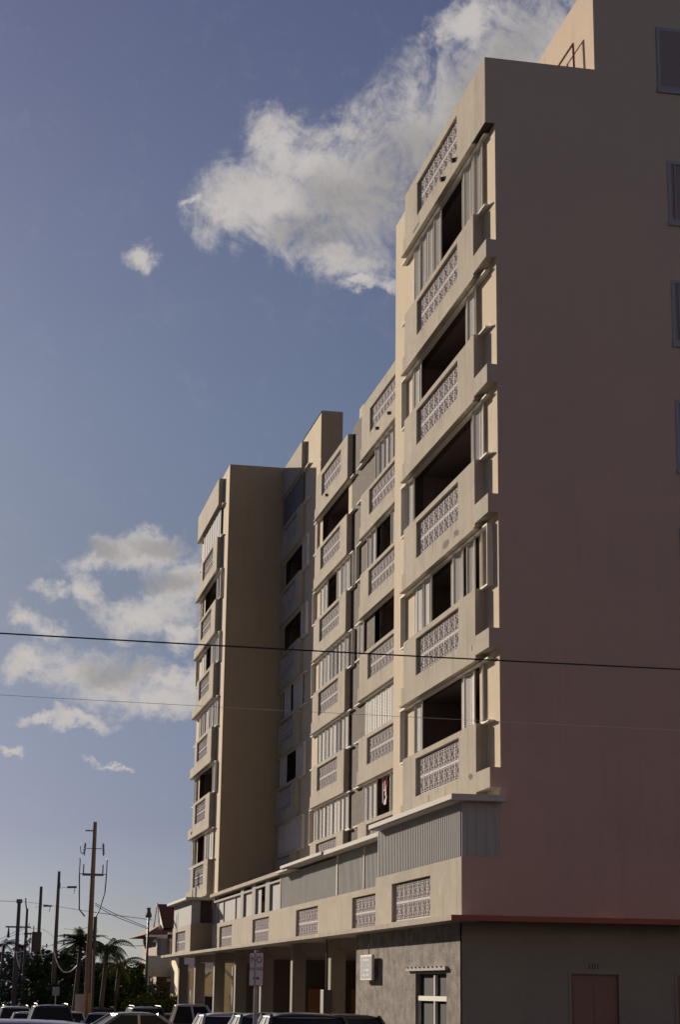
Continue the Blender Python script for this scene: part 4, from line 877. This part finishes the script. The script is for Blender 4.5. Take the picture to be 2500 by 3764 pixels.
# ------------------------------------------------------------------ cars
SP = {
 'sedan': dict(L=4.6, w=.90, belt=.92, roof=1.44, hood=.80, hoodx=(-.22, -.5), gb=(-.24, .38), gt=(-.06, .20), z0=.22),
 'suv':   dict(L=4.7, w=.94, belt=1.05, roof=1.72, hood=1.0, gb=(-.24, .485), gt=(-.10, .44), z0=.28),
 'hatch': dict(L=4.1, w=.87, belt=.95, roof=1.50, hood=.88, gb=(-.26, .48), gt=(-.08, .38), z0=.24),
 'pickup': dict(L=5.4, w=.95, belt=1.08, roof=1.78, hood=1.0, gb=(-.20, .14), gt=(-.11, .10), z0=.32),
}
def car(kind, pt, x, y, rz, label, group='parked cars', name=None):
    s = SP[kind]; L, w_, belt, roof, hood = s['L'], s['w'], s['belt'], s['roof'], s['hood']; z0 = s['z0']
    t = empty(name or ('pickup_truck' if kind == 'pickup' else 'parked_car'), (x, y, gz(y)), rz); tag(t, label, 'pickup' if kind == 'pickup' else 'car', group)
    # nose towards -x locally
    st = []
    g0, g1 = s['gb']
    deck = belt if kind != 'sedan' else belt-.02
    bedz = belt
    for u, ztop, k in ((-.5, hood-.22, .82), (-.485, hood-.12, .93), (-.40, hood-.03, .98), (g0, hood+.04, 1), (g0+.03, belt, 1), (0, belt, 1), (g1, deck, 1), (.46, deck-.02, .98), (.49, deck-.10, .95), (.5, deck-.3, .88)):
        st.append((u*L, ztop, w_*k))
    b = MB(); vs = []; nn = 8
    for (xx, zt_, ww) in st:
        lift = .10 if xx in (st[0][0], st[-1][0]) else 0
        vs += [(xx, -ww*.86, z0+lift), (xx, -ww, z0+.16+lift), (xx, -ww*1.0, zt_-.22), (xx, -ww*.93, zt_-.03), (xx, ww*.93, zt_-.03), (xx, ww, zt_-.22), (xx, ww, z0+.16+lift), (xx, ww*.86, z0+lift)]
        # slight crown on the upper surface
    fs = []
    for i in range(len(st)-1):
        for k in range(nn): fs.append((i*nn+k, (i+1)*nn+k, (i+1)*nn+(k+1) % nn, i*nn+(k+1) % nn))
    fs.append(tuple(range(nn))); fs.append(tuple(reversed([(len(st)-1)*nn+k for k in range(nn)])))
    b.mesh(vs, fs); o = b.build('body', pt, t, recalc=True); bevel(o, .03, 2)
    t0, t1 = s['gt']; wb, wt = w_*.92, w_*.70
    Bc = [(g0*L, -wb), (g1*L, -wb), (g1*L, wb), (g0*L, wb)]; Tc = [(t0*L, -wt), (t1*L, -wt), (t1*L, wt), (t0*L, wt)]
    b = MB(); zt2 = roof-.05; bz = belt-.06
    b.mesh([(p[0], p[1], bz) for p in Bc]+[(p[0], p[1], zt2) for p in Tc], [(0,1,5,4),(1,2,6,5),(2,3,7,6),(3,0,4,7),(4,5,6,7)]); b.build('windows', GLASS, t)
    b = MB()   # roof skin, domed
    nx, ny = 6, 6; vs = []; e = .05
    for i in range(nx+1):
        for j in range(ny+1):
            a, c = i/nx, j/ny; xx = (t0*L-e)+(t1*L-t0*L+2*e)*a; yy = -wt-.02+(2*wt+.04)*c
            vs.append((xx, yy, roof-.055+.055*(1-(2*a-1)**4)*(1-(2*c-1)**4)+.018*(1-(2*c-1)**2)))
    n0 = len(vs)
    vs += [(v[0], v[1], roof-.075) for v in vs[:n0]]
    fs = [(i*(ny+1)+j, (i+1)*(ny+1)+j, (i+1)*(ny+1)+j+1, i*(ny+1)+j+1) for i in range(nx) for j in range(ny)]
    per = [i*(ny+1) for i in range(nx+1)]+[nx*(ny+1)+j for j in range(1, ny+1)]+[i*(ny+1)+ny for i in range(nx-1, -1, -1)]+[j for j in range(ny-1, 0, -1)]
    for q in range(len(per)): a_, c_ = per[q], per[(q+1) % len(per)]; fs.append((a_, a_+n0, c_+n0, c_))
    b.mesh(vs, fs); b.build('roof', pt, t, smooth=True, recalc=True)
    for i in range(4):
        p, q = Vector((*Bc[i], bz)), Vector((*Tc[i], zt2)); d = q-p; b = MB(); b.obox((p+q)/2, d, d.length/2, d.cross(Vector((0, 1, 0))), .045, Vector((0, 1, 0)), .03); b.build('pillar', pt, t)
    for sy in (-1, 1):
        for mid in ((.5,) if kind in ('sedan', 'pickup') else (.38, .78)):
            p = Vector(((g0+(g1-g0)*(mid*.9+.05))*L, sy*wb, bz)); q = Vector(((t0+(t1-t0)*mid)*L, sy*wt, zt2)); d = q-p; b = MB()
            b.obox((p+q)/2+Vector((0, sy*.003, 0)), d, d.length/2, Vector((1, 0, 0)), .04, d.cross(Vector((1, 0, 0))), .012); b.build('pillar', pt, t)
    if kind == 'suv':
        for sy in (-1, 1): MB().tube([(t0*L, sy*wt*.92, roof), (t0*L+.1, sy*wt*.92, roof+.05), (t1*L-.1, sy*wt*.92, roof+.05), (t1*L, sy*wt*.92, roof)], .016, 6).build('roof_rail', GREYM, t)
    if kind == 'pickup':
        b = MB(); b.box(g1*L+.12, .485*L, -w_*.78, w_*.78, belt-.02, belt+.004); b.build('bed', RUBBER, t)
        b = MB(); b.box(.47*L, .498*L, -w_*.8, w_*.8, belt-.4, belt+.03); b.build('tailgate', pt, t)
    for sx in (-.31, .30):
        for sy in (-1, 1):
            wy = sy*(w_-.09); r = .33 if kind in ('sedan', 'hatch') else .37
            wh_ = empty('wheel', (sx*L, wy, r)); wh_.parent = t
            MB().tube([(0, -.11, 0), (0, -.10, 0), (0, .10, 0), (0, .11, 0)], [r*.9, r, r, r*.9], 20).build('tyre', RUBBER, wh_, smooth=False)
            MB().tube([(0, sy*.112, 0), (0, sy*.118, 0)], r*.6, 12).build('rim', GREYM, wh_)
    for sy in (-1, 1):
        b = MB(); b.box(-.499*L, -.46*L, sy*w_*.60-.14, sy*w_*.60+.14, hood-.30, hood-.16); b.build('headlight', LAMPW, t)
        b = MB(); b.box(.47*L, .502*L, sy*w_*.72-.09, sy*w_*.72+.09, deck-.34, deck-.12); b.build('tail_light', LAMPR, t)
        b = MB(); b.box((g0+.04)*L-.05, (g0+.04)*L+.05, sy*(w_+.10)-.07, sy*(w_+.10)+.07, belt-.02, belt+.12); bevel(b.build('mirror', pt, t), .02)
    b = MB(); b.box(.498*L, .506*L, -.22, .22, .62, .74); b.build('number_plate', PLATE, t)
    return t
SIL = paint('silver', (.50, .50, .51), .3); WHT = paint('white', (.70, .70, .70)); BLK = paint('black', (.02, .02, .022)); GRY = paint('grey', (.20, .20, .22), .3)
BLU = paint('dark_blue', (.04, .05, .12), .2); MAR = paint('maroon', (.14, .035, .03)); LBL = paint('dusty_blue', (.10, .12, .24)); BRZ = paint('bronze', (.22, .17, .13), .3)
E90 = R(-90)
car('hatch', LBL, .1, 14.2, R(4), 'dusty blue car roof nearest the camera at the lower left edge')
car('hatch', MAR, -.3, 17.0, R(2), 'maroon car roof just behind the blue one at the lower left edge')
car('sedan', BLK, 6.18, 34, E90+R(-2), 'black sedan in front of the ground floor columns right of the no parking sign')
car('sedan', SIL, 6.4, 44.8, E90+R(-1), 'silver car with bright edges just left of the no parking sign')
car('sedan', GRY, 6.45, 39.3, E90+R(-2), 'dark grey sedan between the silver car and the black sedan')
car('sedan', BLK, 8.35, 40.8, E90, 'dark car whose roof shows at the foot of the rough grey wall')
car('pickup', SIL, 9.1, 74, R(176), 'silver pickup seen side on with its bed towards the tall brown pole')
car('sedan', GRY, 5.3, 60, R(8), 'dark grey sedan side on with an arched roofline in front of the brown pole')
car('suv', SIL, 3.2, 101, E90, 'silver off-road car parked farthest left')
car('sedan', SIL, 3.55, 92, E90, 'silver sedan in front of the silver off-road car at the far left')
car('suv', BLK, 3.9, 78.5, E90, 'dark car with a pale roof edge left of the gate pillar')
car('suv', BLK, 8.4, 111, E90, 'black off-road car just right of the tall brown pole')
car('sedan', SIL, 7.1, 92, E90+R(-6), 'silver sedan right of the tall brown pole')
car('hatch', WHT, 5.75, 97, E90, 'white hatchback partly hidden behind the tall brown pole')
car('suv', GRY, 8.65, 88, E90, 'grey car with a bright side left of the pickup cab')
car('sedan', BLU, 8.9, 100, R(3), 'dark blue sedan side on behind the silver sedan')
car('suv', BLK, 11.3, 117, E90, 'black van deep in the car park under the lamp post')
car('hatch', SIL, 11.8, 113, E90, 'small silver car beside the black van under the lamp post')
car('sedan', BRZ, 10.6, 97, R(2), 'bronze sedan side on in front of the timber shelter')
car('suv', BLK, 6.3, 116, E90, 'black off-road car behind the parking sign')
t = empty('plastic_chair', (8.55, 57, gz(57)+.13)); tag(t, 'red plastic chair behind the black sedan in the dark ground floor', 'chair')
MB().box(-.25, .25, -.25, .25, .42, .46).build('seat', CLOTHR, t); MB().box(-.25, .25, .22, .26, .46, .95).build('backrest', CLOTHR, t)
for sx in (-.22, .22):
    for sy in (-.22, .22): MB().box(sx-.02, sx+.02, sy-.02, sy+.02, 0, .42).build('leg', CLOTHR, t)
